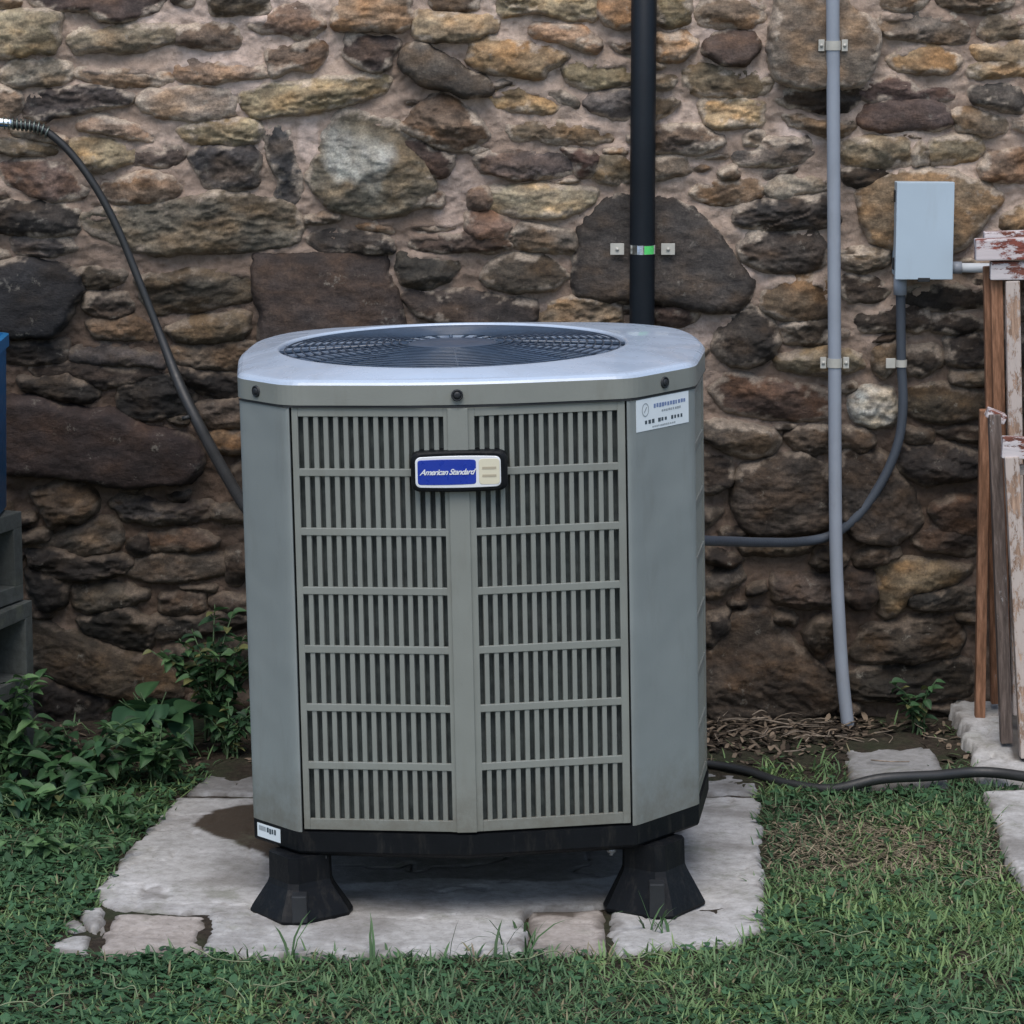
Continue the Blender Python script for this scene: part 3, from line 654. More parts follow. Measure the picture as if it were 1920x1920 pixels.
for i, (poly, col, tr) in enumerate(stones):
    sz = poly.max(0) - poly.min(0); small = min(sz)
    rs_ = np.random.RandomState(i + 100)
    H = min(0.052, 0.021 + small * 0.20) * (0.75 + 0.5 * rs_.rand())
    d = poly - poly.mean(0); cov = d.T @ d; ev, evec = np.linalg.eigh(cov); v = evec[:, 1]; ang = math.atan2(v[1], v[0])
    if ang > math.pi / 2: ang -= math.pi
    if ang < -math.pi / 2: ang += math.pi
    elong = math.sqrt(ev[1] / max(ev[0], 1e-9))
    if elong < 1.3: ang = 0
    res = 0.0034 if tr else 0.008
    P, h, Q, dd = patch(poly, H, 0.0035 + 0.005 * rs_.rand(), i * 7 + 1, res, rough=(0.7 + 0.7 * rs_.rand()) * (0.35 if col in SMOOTH else 1), facet=(0.6 + 0.6 * rs_.rand()) * (0.4 if col in SMOOTH else 1),
                        aniso=1.0 + min(2.5, elong * 0.7) * rs_.rand() * 1.1, ang=ang, jag=0.003, round_=1, tilt=rs_.uniform(-0.28, 0.06), grow=0.0105 if tr == 1 else 0.004)
    V = np.stack([P[:, 0], YW - h - 0.002, P[:, 1]], 1)
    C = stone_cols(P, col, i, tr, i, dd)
    if col == (96, 98, 88):
        q = sdist(P, QUARTZ) + 0.012 * fbm(P[:, 0] * 50, P[:, 1] * 50, 3, 3); m_ = (np.clip(0.5 + (q + 0.03 * fbm(P[:, 0] * 16, P[:, 1] * 16, 8, 3)) / 0.03, 0, 1) * (0.72 + 0.28 * np.clip(fbm(P[:, 0] * 30, P[:, 1] * 12, 9, 3) * 3, -1, 1)))[:, None]
        C = C * (1 - m_) + np.array((0.34, 0.345, 0.32)) * m_
    if tr > 0:
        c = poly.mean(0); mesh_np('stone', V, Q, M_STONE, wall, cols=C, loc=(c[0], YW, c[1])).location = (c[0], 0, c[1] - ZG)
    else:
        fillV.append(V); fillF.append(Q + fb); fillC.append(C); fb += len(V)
o = mesh_np('small_stones', np.concatenate(fillV), np.concatenate(fillF), M_STONE, wall, cols=np.concatenate(fillC), loc=(0, YW, ZG)); o.location = (0, 0, 0); o['kind'] = 'stuff'
# mortar bed
mh = 0.007 + 0.011 * fbm(MX * 8, MZ * 14, 41, 5, 0.6) + 0.006 * (0.5 - np.abs(fbm(MX * 22, MZ * 34, 45, 4, 0.6)) * 2) + 0.0065 * fbm(MX * 55, MZ * 75, 43, 4, 0.65)
near = np.exp(-np.maximum(-MD, 0) / 0.012)
mh = mh + near * 0.006 * np.clip(fbm(MX * 6, MZ * 6, 47, 2) + 0.25, -0.6, 1)
mh = mh - 0.010 * np.clip((0.95 - MZ) / 0.4, 0, 1)
gz_ = np.zeros_like(MD); gz_[1:-1] = (MD[2:] - MD[:-2]) / (mz[2:] - mz[:-2])[:, None]
nearb = np.exp(-(np.maximum(-MD, 0) / 0.009) ** 2) * (MD > -0.06)
wob = np.clip(0.6 + 1.2 * fbm(MX * 11, MZ * 11, 63, 3), 0, 1.3)
mh = mh - 0.013 * nearb * np.clip(gz_, 0, 1) * wob + 0.008 * nearb * np.clip(-gz_, 0, 1) * wob
mh = mh - 0.02 * np.clip((MD - 0.014) / 0.010, 0, 1)
t = np.clip(0.5 + 0.9 * fbm(MX * 5, MZ * 5, 51, 4), 0, 1)[..., None]
mc = np.array((0.30, 0.245, 0.20)) * (1 - t) + np.array((0.52, 0.45, 0.385)) * t
pk = np.clip((fbm(MX * 3.1 + 4, MZ * 3.1, 57, 3) - 0.28) * 3, 0, 1)[..., None]
for (ex, ey, rx_, ry_) in ((872, 375, 62, 75), (412, 335, 26, 44), (345, 40, 80, 24), (590, 80, 50, 40), (580, 260, 22, 60), (1430, 130, 40, 50), (1500, 250, 60, 30), (1300, 620, 70, 40), (1345, 70, 50, 40), (1420, 500, 40, 60)):
    q_ = at_y(ex, ey, YW); e_ = ((MX - q_.x) / (rx_ * 0.00116)) ** 2 + ((MZ - q_.z) / (ry_ * 0.00116)) ** 2 + 0.9 * fbm(MX * 18, MZ * 18, 83, 3); pk = np.maximum(pk, np.clip((1.15 - e_) * 1.5, 0, 1)[..., None])
mc = mc * np.array((1.04, 0.97, 0.93))
mc = mc * (1 - pk) + np.array((0.60, 0.49, 0.42)) * pk
# shade of the lower wall painted into the mortar colour, with an uneven upper edge
wall_shade = wall_shade_at(MX, MZ)[..., None]
mc = mc * (1 - wall_shade) + mc * np.array((0.30, 0.28, 0.265)) * wall_shade
n0, n1 = MX.shape
ii = (np.arange(n0 - 1)[:, None] * n1 + np.arange(n1 - 1)[None, :]).ravel()
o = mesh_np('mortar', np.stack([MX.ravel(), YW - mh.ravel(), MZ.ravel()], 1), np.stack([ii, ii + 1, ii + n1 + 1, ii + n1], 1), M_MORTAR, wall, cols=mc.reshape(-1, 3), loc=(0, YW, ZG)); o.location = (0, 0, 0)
b = MB(); b.box(-2.29, 2.29, 0.03, 0.45, -0.08, 2.32); b.build('wall_core', M_SOIL, wall)

# ------------------------------------------------------------------ slabs on the ground
def gpoly(pts, z): return np.array([tuple(at_z(x, y, z))[:2] for x, y in pts])
SLABS = [gpoly([(400,1436),(1428,1436),(1440,1740),(1380,1774),(1140,1786),(110,1790),(86,1766),(150,1712),(165,1690),(225,1600),(330,1490)], -0.04)]
def slab(name, pts, z, mat, thick, seed, parent=None, slope=0.0, stain=None, res=0.008, jag=0.003, r=0.003, rough=1.0, rnd=0):
    poly = gpoly(pts, z)
    if slope:
        poly = []
        for q_ in pts:
            zz_ = z
            for _ in range(12): w_ = at_z(q_[0], q_[1], zz_); zz_ = z + slope * (w_.y - 1.0)
            poly.append((w_.x, w_.y))
        poly = np.array(poly)
    SLABS.append(poly)
    P, h, Q, d = patch(poly, thick, r, seed, res, rough=rough, flat=True, jag=jag, skirt=0.02, round_=rnd)
    h = np.where(d < 0, np.maximum(d * 9, -0.04), h)
    mask = np.clip(0.9 - d / 0.022 + 1.6 * fbm(P[:, 0] * 25, P[:, 1] * 25, seed + 4, 4, 0.65), 0, 1) * 0.6
    mask = np.maximum(mask, np.clip((fbm(P[:, 0] * 4 + seed, P[:, 1] * 6, seed + 14, 5, 0.6) - 0.12) * 3, 0, 1) * 0.35)
    if stain is not None:
        for st, amt in stain:
            q = sdist(P, gpoly(st, z)) + 0.01 * fbm(P[:, 0] * 30, P[:, 1] * 30, 5, 3); mask = np.maximum(mask, np.clip(q / 0.01, 0, 1) * amt)
    c = poly.mean(0); V = np.stack([P[:, 0], P[:, 1], z - thick + h + slope * (P[:, 1] - 1.0)], 1)
    loc = (c[0], c[1], z - thick)
    o = mesh_np(name, V, Q, mat, None, extra=mask, loc=loc)
    if parent is not None: o.parent = parent; o.location = Vector(loc) - parent.location
    return o
pad = empty('concrete_pad', (-0.05, 0.4, ZG)); tag(pad, 'pale weathered concrete pad with a brown wet stain and painted shade under the air conditioner', 'concrete pad')
slab('slab', [(228,1600),(330,1493),(800,1497),(1426,1492),(1434,1600),(1440,1740),(1380,1774),(1142,1786),(1140,1700),(990,1704),(988,1787),(600,1790),(378,1787),(392,1712),(208,1706),(168,1680)], ZS, M_CONC, 0.03, 5, pad, res=0.006, jag=0.005,
     stain=[([(348,1545),(395,1520),(470,1506),(560,1500),(640,1520),(620,1612),(505,1612),(460,1590),(430,1577),(390,1567)], 1.0), ([(560,1500),(1270,1500),(1290,1590),(1180,1640),(1050,1655),(800,1648),(640,1660),(590,1640)], 0.55), ([(300,1712),(420,1706),(430,1711),(310,1717)], 0.55), ([(255,1665),(300,1660),(330,1680),(262,1690)], 0.45), ([(700,1770),(760,1765),(765,1795),(705,1795)], 0.3)])  # second polygon paints the shade under the unit; the first is the wet stain
slab('rear_slab', [(340,1489),(395,1438),(800,1440),(1424,1440),(1426,1489),(800,1493)], ZS - 0.002, M_PAVER, 0.03, 8, pad)
slab('flagstone', [(205,1710),(390,1714),(376,1787),(178,1787)], ZS, M_FLAG, 0.03, 14, pad, jag=0.006)
slab('flagstone', [(990,1706),(1139,1702),(1140,1786),(989,1788)], ZS - 0.002, M_FLAG, 0.03, 15, pad, stain=[([(990,1698),(1090,1700),(1080,1722),(1040,1716),(1000,1722)], 0.8)])
slab('rubble_piece', [(92,1770),(130,1752),(176,1750),(172,1786),(110,1786)], ZS - 0.002, M_CONC, 0.03, 29, pad, rnd=0)
slab('rubble_piece', [(152,1702),(202,1694),(200,1720),(178,1742),(150,1728)], ZS + 0.004, M_CONC, 0.03, 17, pad, rnd=0)
slab('rubble_piece', [(116,1730),(146,1716),(168,1736),(136,1746)], ZS + 0.002, M_CONC, 0.03, 18, pad, rnd=0)
slab('rubble_piece', [(184,1726),(202,1720),(196,1746),(182,1748)], ZS + 0.002, M_CONC, 0.03, 19, pad, rnd=0)
o = slab('stone_paver', [(1574,1396),(1640,1380),(1736,1374),(1782,1464),(1592,1470)], ZS + 0.012, M_PAVER, 0.03, 25); tag(o, 'square grey paver on the soil between wall and black hose', 'paver')
o = slab('concrete_paver', [(1838,1482),(1920,1478),(2100,1478),(2100,1800),(1990,1700),(1922,1658),(1882,1604),(1862,1540)], ZS + 0.008, M_CONC, 0.03, 26); tag(o, 'pale concrete path slab in the lawn at the bottom right edge', 'paver')
kerb = slab('kerb_stone', [(1780,1318),(1850,1300),(2080,1306),(2080,1480),(1836,1458),(1806,1380)], -0.030, M_CONC, 0.035, 27, jag=0.010, rough=3.5, slope=0.115, stain=[([(1880,1380),(1925,1370),(1930,1440),(1890,1435)],0.8),([(1840,1340),(1870,1335),(1865,1360)],0.6)]); tag(kerb, 'rough flaking grey concrete footing under the wooden frames', 'footing')

# ------------------------------------------------------------------ air conditioner
LEAN = R(-1.15)
AC = empty('air_conditioner', (-0.058, 0.0, ZS), (0, LEAN, 0))
tag(AC, 'large grey outdoor air conditioner unit with louvred sides standing on black risers', 'air conditioner')
ZB, ZT = 0.170, 0.955
FL, CR, FR = Vector((-0.328, 0.045)), Vector((-0.020, 0.0)), Vector((0.288, 0.045))
RC, RM, RB = Vector((0.408, 0.185)), Vector((0.440, 0.43)), Vector((0.418, 0.68))
BR, BM, BL = Vector((0.300, 0.785)), Vector((-0.010, 0.82)), Vector((-0.316, 0.785))
LB, LM, LC = Vector((-0.416, 0.68)), Vector((-0.434, 0.42)), Vector((-0.416, 0.150))

def panelM(p0, p1):
    d = (p1 - p0).normalized(); n = Vector((d.y, -d.x))   # outward normal for counter-clockwise order
    return Matrix(((d.x, -n.x, 0, p0.x), (d.y, -n.y, 0, p0.y), (0, 0, 1, 0), (0, 0, 0, 1))), (p1 - p0).length
def louvre(p0, p1, m0, m1, nslot, e=0.0025, e1=0.0002):
    M, L = panelM(p0, p1); b = MB(); dz = 0.0135; rows = 7; rh = (ZT - ZB - 0.041 - 6 * dz) / rows; zt = ZT - 0.021
    b.box(e, m0, 0, 0.009, ZB + 0.001, ZT - 0.002, M, 0.0012); b.box(L - m1, L - e1, 0, 0.009, ZB + 0.001, ZT - 0.002, M, 0.0)
    b.box(m0, L - m1, 0.0003, 0.009, zt, ZT - 0.002, M, 0.0008); b.box(m0, L - m1, 0.0003, 0.009, ZB + 0.001, ZB + 0.021, M, 0.0008)
    for k in range(1, rows):
        z = zt - k * rh - (k - 1) * dz
        b.box(m0 - 0.001, L - m1 + 0.001, 0.0004, 0.0085, z - dz, z, M, 0.0012)
    pn = b.build('louvre_panel', M_TAUPE, AC)
    pitch = (L - m0 - m1) / nslot * (nslot / (nslot - 0.5)); wbar = pitch * 0.5; wslot = pitch - wbar
    me = None
    for k in range(nslot - 1):
        x = m0 + wslot + k * pitch
        if me is None:
            q = MB(); q.box(0, wbar, 0, 0.014, ZB + 0.012, ZT - 0.012, None, 0.0018); s_ = q.build('slat', M_TAUPE, pn); me = s_
        else:
            s_ = me.copy(); COL.objects.link(s_); s_.parent = pn
        s_.matrix_local = M @ Matrix.Translation((x, 0.0022, 0))
    return pn
louvre(FL, CR, 0.021, 0.026, 15, 0.0095); louvre(CR, FR, 0.030, 0.023, 15, 0.0003, 0.0095)
louvre(RC, RM, 0.020, 0.018, 12); louvre(RM, RB, 0.018, 0.020, 12)
louvre(BR, BM, 0.020, 0.026, 15); louvre(BM, BL, 0.026, 0.020, 15)
louvre(LB, LM, 0.020, 0.018, 13); louvre(LM, LC, 0.018, 0.020, 13)
def corner(pa, p0, p1, pb):
    """pa,pb: neighbouring points; the panel wraps a little on to both sides"""
    a = p0 + (pa - p0).normalized() * 0.006; c = p1 + (pb - p1).normalized() * 0.006
    pts = [a, p0, p1, c]; out = []; inn = []
    cen = Vector((0, 0.4))
    for i, p in enumerate(pts):
        t = (pts[min(i + 1, 3)] - pts[max(i - 1, 0)]).normalized(); n = Vector((t.y, -t.x))
        if n.dot(p - cen) < 0: n = -n
        out.append(p + n * 0.0032); inn.append(p - n * 0.004)
    # small roundings at the two folds
    def fold(l):
        r = []
        for i, p in enumerate(l):
            if i in (1, 2):
                ka = min(0.022, (l[i - 1] - p).length * 0.7); kb = min(0.022, (l[i + 1] - p).length * 0.7)
                q0 = p + (l[i - 1] - p).normalized() * ka; q1 = p + (l[i + 1] - p).normalized() * kb
                r += [q0 * (1 - t) ** 2 + p * 2 * t * (1 - t) + q1 * t * t for t in (0, .25, .5, .75, 1)]
            else: r.append(p)
        return r
    poly = fold(out) + fold(inn)[::-1]
    b = MB(); b.prism(poly, ZB - 0.004, ZT - 0.003); return b.build('corner_panel', M_CORNER, AC)
corner(CR, FL, LC, LM); cr = corner(CR, FR, RC, RM); corner(RM, RB, BR, BM); corner(BM, BL, LB, LM)
b = MB(); b.box(CR.x - 0.018, CR.x + 0.018, -0.0022, 0.004, ZB + 0.001, ZT - 0.006, None, 0.0008); b.build('centre_strip', M_TAUPE, AC)
b = MB(); gk = [Vector((0, 0.4)) + (p - Vector((0, 0.4))) * 1.011 for p in (FL, CR, FR, RC, RM, RB, BR, BM, BL, LB, LM, LC)]; b.prism([tuple(p) for p in gk], ZT - 0.0045, ZT - 0.0005, cap=False)
b.prism([tuple(Vector((0, 0.4)) + (p - Vector((0, 0.4))) * 0.97) for p in gk], ZT - 0.0045, ZT - 0.0005, cap=False); b.build('lid_gap_shade', M_DARK, AC)  # dark strip added to paint the shaded gap under the lid
# coil behind the louvres
m, nt_, bs = newmat('coil_fins'); tc = N(nt_, 'ShaderNodeTexCoord'); wv = N(nt_, 'ShaderNodeTexWave', bands_direction='Z'); wv.inputs['Scale'].default_value = 60
nt_.links.new(tc.outputs['Object'], wv.inputs[0]); nz = noise(nt_, tc.outputs['Object'], 40, 5)
cc = ramp(nt_, nz.outputs[0], [(0.35, (0.038, 0.048, 0.048)), (0.7, (0.095, 0.112, 0.108))]); nt_.links.new(cc.outputs[0], bs.inputs['Base Color'])
bs.inputs['Roughness'].default_value = 0.5; bs.inputs['Metallic'].default_value = 0.0; M_COIL = m
ring = [FL, CR, FR, RC, RM, RB, BR, BM, BL, LB, LM, LC]
cc_ = Vector((0, 0.4)); inner = [cc_ + (p - cc_) * 0.945 for p in ring]
b = MB(); b.prism([tuple(p) for p in inner], ZB, ZT - 0.01, cap=False); b.prism([tuple(cc_ + (p - cc_) * 0.86) for p in ring], ZB, ZT - 0.01, cap=False); b.build('coil', M_COIL, AC)
b = MB(); b.prism([tuple(p) for p in inner], ZB - 0.012, ZB + 0.012); b.build('floor_pan', M_DARK, AC)
# base pan
b = MB()
base = [cc_ + (p - cc_) * 1.006 for p in ring]
b.loft([[(*(cc_ + (p - cc_) * 0.965), 0.118) for p in ring], [(*(cc_ + (p - cc_) * 1.0), 0.126) for p in ring], [(*p, 0.130) for p in base], [(*p, ZB - 0.005) for p in base], [(*(cc_ + (p - cc_) * 0.97), ZB - 0.002) for p in ring]], smooth=False, cap0=True, cap1=True)
b.build('base_pan', M_BLACKP, AC)
# risers
def riser(cx, cy, rot):
    zf = cx * math.sin(LEAN); b = MB(); rings = []
    for r_, z in ((0.094, zf), (0.095, zf + 0.006), (0.090, zf + 0.016), (0.062, 0.064), (0.058, 0.074), (0.057, 0.122)):
        rg = []
        for k in range(4):
            a = rot + k * math.pi / 2
            for s in (-1, 1):
                t = a + s * 0.17; rg.append((cx + r_ * math.cos(t), cy + r_ * math.sin(t), z))
        rings.append(rg)
    b.loft(rings, smooth=False, cap0=True, cap1=True)
    foot = b.build('riser', M_BLACKP, AC)
    q = MB(); q.box(cx - 0.012, cx + 0.016, cy - 0.094, cy - 0.060, zf + 0.004, 0.062, None, 0.003); q.build('rib', M_DARK, foot)
    return foot
riser(-0.330, 0.075, R(-90 - 10)); riser(0.322, 0.11, R(-90 + 10)); riser(-0.330, 0.70, R(-90 + 8)); riser(0.315, 0.70, R(-90 - 8))
for (px, py) in ((608, 1606), (1150, 1590)):
    p = at_y(px, py, 0.03); q = MB(); lx = p.x + 0.058
    q.tube([(lx, 0.06, 0.112), (lx, 0.06, 0.119)], 0.009, 6); q.tube([(lx, 0.06, 0.106), (lx, 0.06, 0.112)], 0.004, 8); q.build('bolt', M_BOLT, AC)
# lid
LC2 = Vector((-0.034, 0.395)); RO = 0.326
outl0 = [FL, CR, FR, RC, RM, Vector((0.428, 0.60)), Vector((0.400, 0.70)), Vector((0.325, 0.775)), Vector((0.24, 0.812)), Vector((0.1, 0.828)), Vector((-0.05, 0.832)), Vector((-0.2, 0.822)), Vector((-0.30, 0.795)), Vector((-0.375, 0.735)), Vector((-0.42, 0.62)), LM, LC]
outl = []
for i, p in enumerate(outl0):
    q0, q1 = outl0[i - 1], outl0[(i + 1) % len(outl0)]; kk = 0.028 if i in (0, 2, 3, 16) else (0.2 if i == 1 else 0.05); k0 = min(kk, (q0 - p).length * 0.45); k1 = min(kk, (q1 - p).length * 0.45)
    a_, c_ = p + (q0 - p).normalized() * k0, p + (q1 - p).normalized() * k1
    for t in (0.02, 0.2, 0.4, 0.6, 0.8, 0.98): outl.append(a_ * (1 - t) ** 2 + p * 2 * t * (1 - t) + c_ * t * t)
angs = sorted(set([round(2 * math.pi * k / 160, 6) for k in range(160)] + [round(math.atan2(p.y - LC2.y, p.x - LC2.x) % (2 * math.pi), 6) for p in outl]))
def hit(a, pts):
    d = Vector((math.cos(a), math.sin(a))); best = None
    for i in range(len(pts)):
        p, q = pts[i], pts[(i + 1) % len(pts)]; e = q - p; den = d.x * e.y - d.y * e.x
        if abs(den) < 1e-9: continue
        w_ = p - LC2; t = (w_.x * e.y - w_.y * e.x) / den; u = (w_.x * d.y - w_.y * d.x) / den
        if t > 0 and -1e-6 <= u <= 1 + 1e-6: best = t if best is None else max(best, t)
    return best
dist = [hit(a, outl) for a in angs]
def lring(f, z): return [(LC2.x + math.cos(a) * f(dst), LC2.y + math.sin(a) * f(dst), z) for a, dst in zip(angs, dist)]
b = MB(); mixr = lambda k: (lambda d: d * (1 - k) + (RO + 0.012) * k)
b.loft([lring(lambda d: d - 0.006, ZT - 0.001), lring(lambda d: d + 0.0065, ZT), lring(lambda d: d + 0.0065, ZT + 0.036), lring(lambda d: d + 0.0035, ZT + 0.0405), lring(lambda d: d - 0.003, ZT + 0.0445),
        lring(lambda d: d - 0.010, ZT + 0.0460)], smooth=False)
b.loft([lring(lambda d: d - 0.010, ZT + 0.0460), lring(lambda d: (d - 0.010) * 0.6 + (RO + 0.008) * 0.4, ZT + 0.052), lring(lambda d: (d - 0.010) * 0.15 + (RO + 0.008) * 0.85, ZT + 0.057), lring(lambda d: RO + 0.007, ZT + 0.059),
        lring(lambda d: RO + 0.003, ZT + 0.059), lring(lambda d: RO, ZT + 0.055), lring(lambda d: RO, ZT + 0.010), lring(lambda d: RO + 0.01, ZT - 0.03)], smooth=True)
LID = b.build('lid', M_LID_SKYLIT, AC); LID.data.materials.append(M_TAUPE)
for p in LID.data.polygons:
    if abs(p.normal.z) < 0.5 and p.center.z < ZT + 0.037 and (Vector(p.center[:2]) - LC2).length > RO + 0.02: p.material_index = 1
def lidscrew(px, py, nrm, lx, ly):
    M = Matrix.Translation((lx, ly, ZT + 0.018)) @ Vector((nrm[0], nrm[1], 0)).to_track_quat('Z', 'Y').to_matrix().to_4x4()
    q = MB(); n = 12
    rings = [[M @ Vector((r_ * math.cos(2 * math.pi * k / n), r_ * math.sin(2 * math.pi * k / n), z)) for k in range(n)] for r_, z in ((0.011, 0.0), (0.0105, 0.003), (0.0085, 0.0035), (0.0075, 0.0005), (0.0072, 0.0005), (0.006, 0.004), (0.003, 0.0045))]
    q.loft(rings, cap1=True); q.build('screw', M_DARK, LID)
lidscrew(0, 0, (0.05, -1), CR.x + 0.0, CR.y - 0.001)
def on(p, q, t, off=0.0065):
    v = p.lerp(q, t); d = (q - p).normalized(); n = Vector((d.y, -d.x)); return v + n * off, n
v, n = on(LC, FL, 0.42); lidscrew(0, 0, n, v.x, v.y)
v, n = on(FR, RC, 0.5); lidscrew(0, 0, n, v.x, v.y)
# fan guard
b = MB(); zc = ZT + 0.054
def dome(r_): return zc + 0.012 * (1 - (r_ / RO) ** 2)
r_ = 0.10
while r_ < RO - 0.003:
    n = 72; b.tube([(LC2.x + r_ * math.cos(2 * math.pi * k / n), LC2.y + r_ * math.sin(2 * math.pi * k / n), dome(r_)) for k in range(n + 1)], 0.0015, 5, cap=False); r_ += 0.0155
for k in range(24):
    a = 2 * math.pi * k / 24 + 0.05; b.tube([(LC2.x + q * math.cos(a), LC2.y + q * math.sin(a), dome(q) - 0.0036) for q in (0.085, 0.16, 0.24, RO + 0.004)], 0.0022 if k % 6 else 0.004, 5)
b.build('fan_guard', M_GUARD, AC)
b = MB(); n = 40
b.loft([[(LC2.x + r_ * math.cos(2 * math.pi * k / n), LC2.y + r_ * math.sin(2 * math.pi * k / n), z) for k in range(n)] for r_, z in ((0.088, zc - 0.004), (0.089, zc + 0.004), (0.085, zc + 0.007), (0.04, zc + 0.009), (0.004, zc + 0.0095))], cap0=True, cap1=True)
b.build('motor_plate', M_PLATE, AC)
b = MB(); 
for k in range(5):
    a0 = 2 * math.pi * k / 5 + 0.3; rings = []
    for q in np.linspace(0.06, 0.30, 8):
        w_ = 0.30 + 0.30 * q / 0.3; row = []
        for t in np.linspace(-w_, w_, 7):
            a = a0 + t + q * 0.8; row.append((LC2.x + q * math.cos(a), LC2.y + q * math.sin(a), ZT - 0.010 + t * 0.05))
        rings.append(row)
    b.loft(rings, closed=False)
b.tube([(LC2.x, LC2.y, ZT - 0.05), (LC2.x, LC2.y, ZT + 0.04)], 0.07, 24); b.build('fan', M_BLADE, AC)
# badge
BX, BY, BZ = -0.019, -0.006, 0.838
def rrect(w_, h_, r_, n=5):
    out = []
    for cx, cy, a0 in ((w_ / 2 - r_, h_ / 2 - r_, 0), (-w_ / 2 + r_, h_ / 2 - r_, 90), (-w_ / 2 + r_, -h_ / 2 + r_, 180), (w_ / 2 - r_, -h_ / 2 + r_, 270)):
        for k in range(n + 1): a = R(a0 + 90 * k / n); out.append((cx + r_ * math.cos(a), cy + r_ * math.sin(a)))
    return out
def plate(x, z, w_, h_, r_, y0, y1, bulge=0.0, barrel=0.0):
    """rounded plate in the XZ plane, y0 back, y1 front; barrel lets the long edges bow outwards"""
    p = rrect(w_, h_, r_); 
    # subdivide the long edges
    q = []
    for i in range(len(p)):
        a, c = p[i], p[(i + 1) % len(p)]; L = math.dist(a, c); k = max(1, int(L / 0.02))
        for j in range(k): q.append((a[0] + (c[0] - a[0]) * j / k, a[1] + (c[1] - a[1]) * j / k))
    f = lambda u, v: (x + u, z + v * (1 + barrel * (1 - (2 * u / w_) ** 2)))
    B = MB(); e = min(0.003, (y0 - y1) * 0.3 + 0.0004); rg = []
    for s, y in ((1, y0), (1, y1 + e), (1 - 2 * e / h_, y1)):
        rg.append([(f(u * s, v * s)[0], y, f(u * s, v * s)[1]) for u, v in q])
    B.loft(rg, smooth=False, cap0=True, cap1=True); return B
badge = plate(BX, BZ, 0.172, 0.068, 0.014, BY + 0.03, BY - 0.012, barrel=0.08).build('badge', M_BLACKP, AC)
plate(BX - 0.002, BZ, 0.152, 0.054, 0.009, BY - 0.0125, BY - 0.0140, barrel=0.07).build('badge_face', M_BADGEWHITE, badge)
plate(BX - 0.022, BZ, 0.104, 0.044, 0.005, BY - 0.0141, BY - 0.0148, barrel=0.05).build('badge_blue_field', M_BADGEBLUE, badge)
plate(BX + 0.0535, BZ, 0.037, 0.046, 0.006, BY - 0.0141, BY - 0.0147, barrel=0.02).build('badge_cream_field', M_CREAM, badge)
B = MB()
for zz in (0.0065, -0.0075):
    B.box(BX + 0.041, BX + 0.066, BY - 0.0152, BY - 0.0149, BZ + zz - 0.0022, BZ + zz + 0.0022)
B.build('badge_print', M_TAN, badge)
fc = bpy.data.curves.new('lettering', 'FONT'); fc.body = 'American Standard'; fc.size = 0.0142; fc.shear = 0.45; fc.extrude = 0.0003; fc.offset = 0.0003; fc.align_x = 'CENTER'; fc.align_y = 'CENTER'
fc.space_character = 0.88; fc.materials.append(M_BADGEWHITE)
fo = bpy.data.objects.new('lettering', fc); COL.objects.link(fo); me_ = bpy.data.meshes.new_from_object(fo); bpy.data.objects.remove(fo); fo = bpy.data.objects.new('lettering', me_); fo.location = (BX - 0.022, BY - 0.0153, BZ); fo.rotation_euler = (R(90), 0, 0); link(fo, badge)
# service sticker on the right corner panel
def sticker(p0, p1, t0, t1, z0, z1, name, off, marks):
    v0 = p0.lerp(p1, t0); v1 = p0.lerp(p1, t1); M, L = panelM(v0, v1)
    B = MB(); B.box(0, L, -off - 0.0006, -off, z0, z1, M); st = B.build(name, M_STICK, AC)
    for nm, mat_, boxes in marks:
        B = MB()
        for (a, c, d, e) in boxes: B.box(a * L, c * L, -off - 0.0010, -off - 0.0007, z0 + (z1 - z0) * d, z0 + (z1 - z0) * e, M)
        B.build(nm, mat_, st)
    return st, M, L
def glyphs(a, c, d, e, n, seed):
    rr = random.Random(seed); out = []; w_ = (c - a) / n
    for k in range(n):
        x = a + k * w_; h_ = (e - d) * rr.uniform(0, 0.18)
        out.append((x, x + w_ * rr.uniform(0.55, 0.8), d + h_, e - (e - d) * rr.uniform(0, 0.12)))
    return out
st, M, L = sticker(FR, RC, 0.07, 0.90, ZT - 0.064, ZT - 0.006, 'service_sticker', 0.0034,
    [('sticker_headline', M_INK2, glyphs(0.33, 0.95, 0.66, 0.80, 12, 3)), ('sticker_subline', M_INK3, glyphs(0.48, 0.86, 0.50, 0.58, 9, 5)),
     ('sticker_number', M_INK, glyphs(0.16, 0.36, 0.20, 0.33, 3, 7) + glyphs(0.41, 0.60, 0.20, 0.33, 3, 8) + glyphs(0.66, 0.90, 0.20, 0.33, 4, 9)),
     ('sticker_footline', M_INK3, glyphs(0.3, 0.75, 0.06, 0.12, 12, 11))])
B = MB(); rg = []; n = 24
for r_ in (0.0125, 0.0105):
    rg.append([M @ Vector((0.17 * L + 0.8 * r_ * math.cos(2 * math.pi * k / n), -0.0045, ZT - 0.026 + r_ * math.sin(2 * math.pi * k / n))) for k in range(n)])
B.loft(rg, smooth=False); B.box(-0.001, 0.001, -0.0001, 0.0001, -0.006, 0.006, M @ Matrix.Translation((0.17 * L, -0.0045, ZT - 0.026)) @ Matrix.Rotation(R(35), 4, 'Y')); B.build('sticker_logo', M_INK3, st)
sc_ = [cc_ + (p - cc_) * 1.006 for p in (LC, FL)]
sticker(sc_[0], sc_[1], 0.08, 0.60, 0.134, 0.160, 'base_sticker', 0.0004,
    [('sticker_bars', M_INK3, [(0.08 + 0.022 * k, 0.08 + 0.022 * k + 0.012, 0.5, 0.85) for k in range(14)]), ('sticker_code', M_INK, glyphs(0.42, 0.85, 0.42, 0.85, 4, 2))])

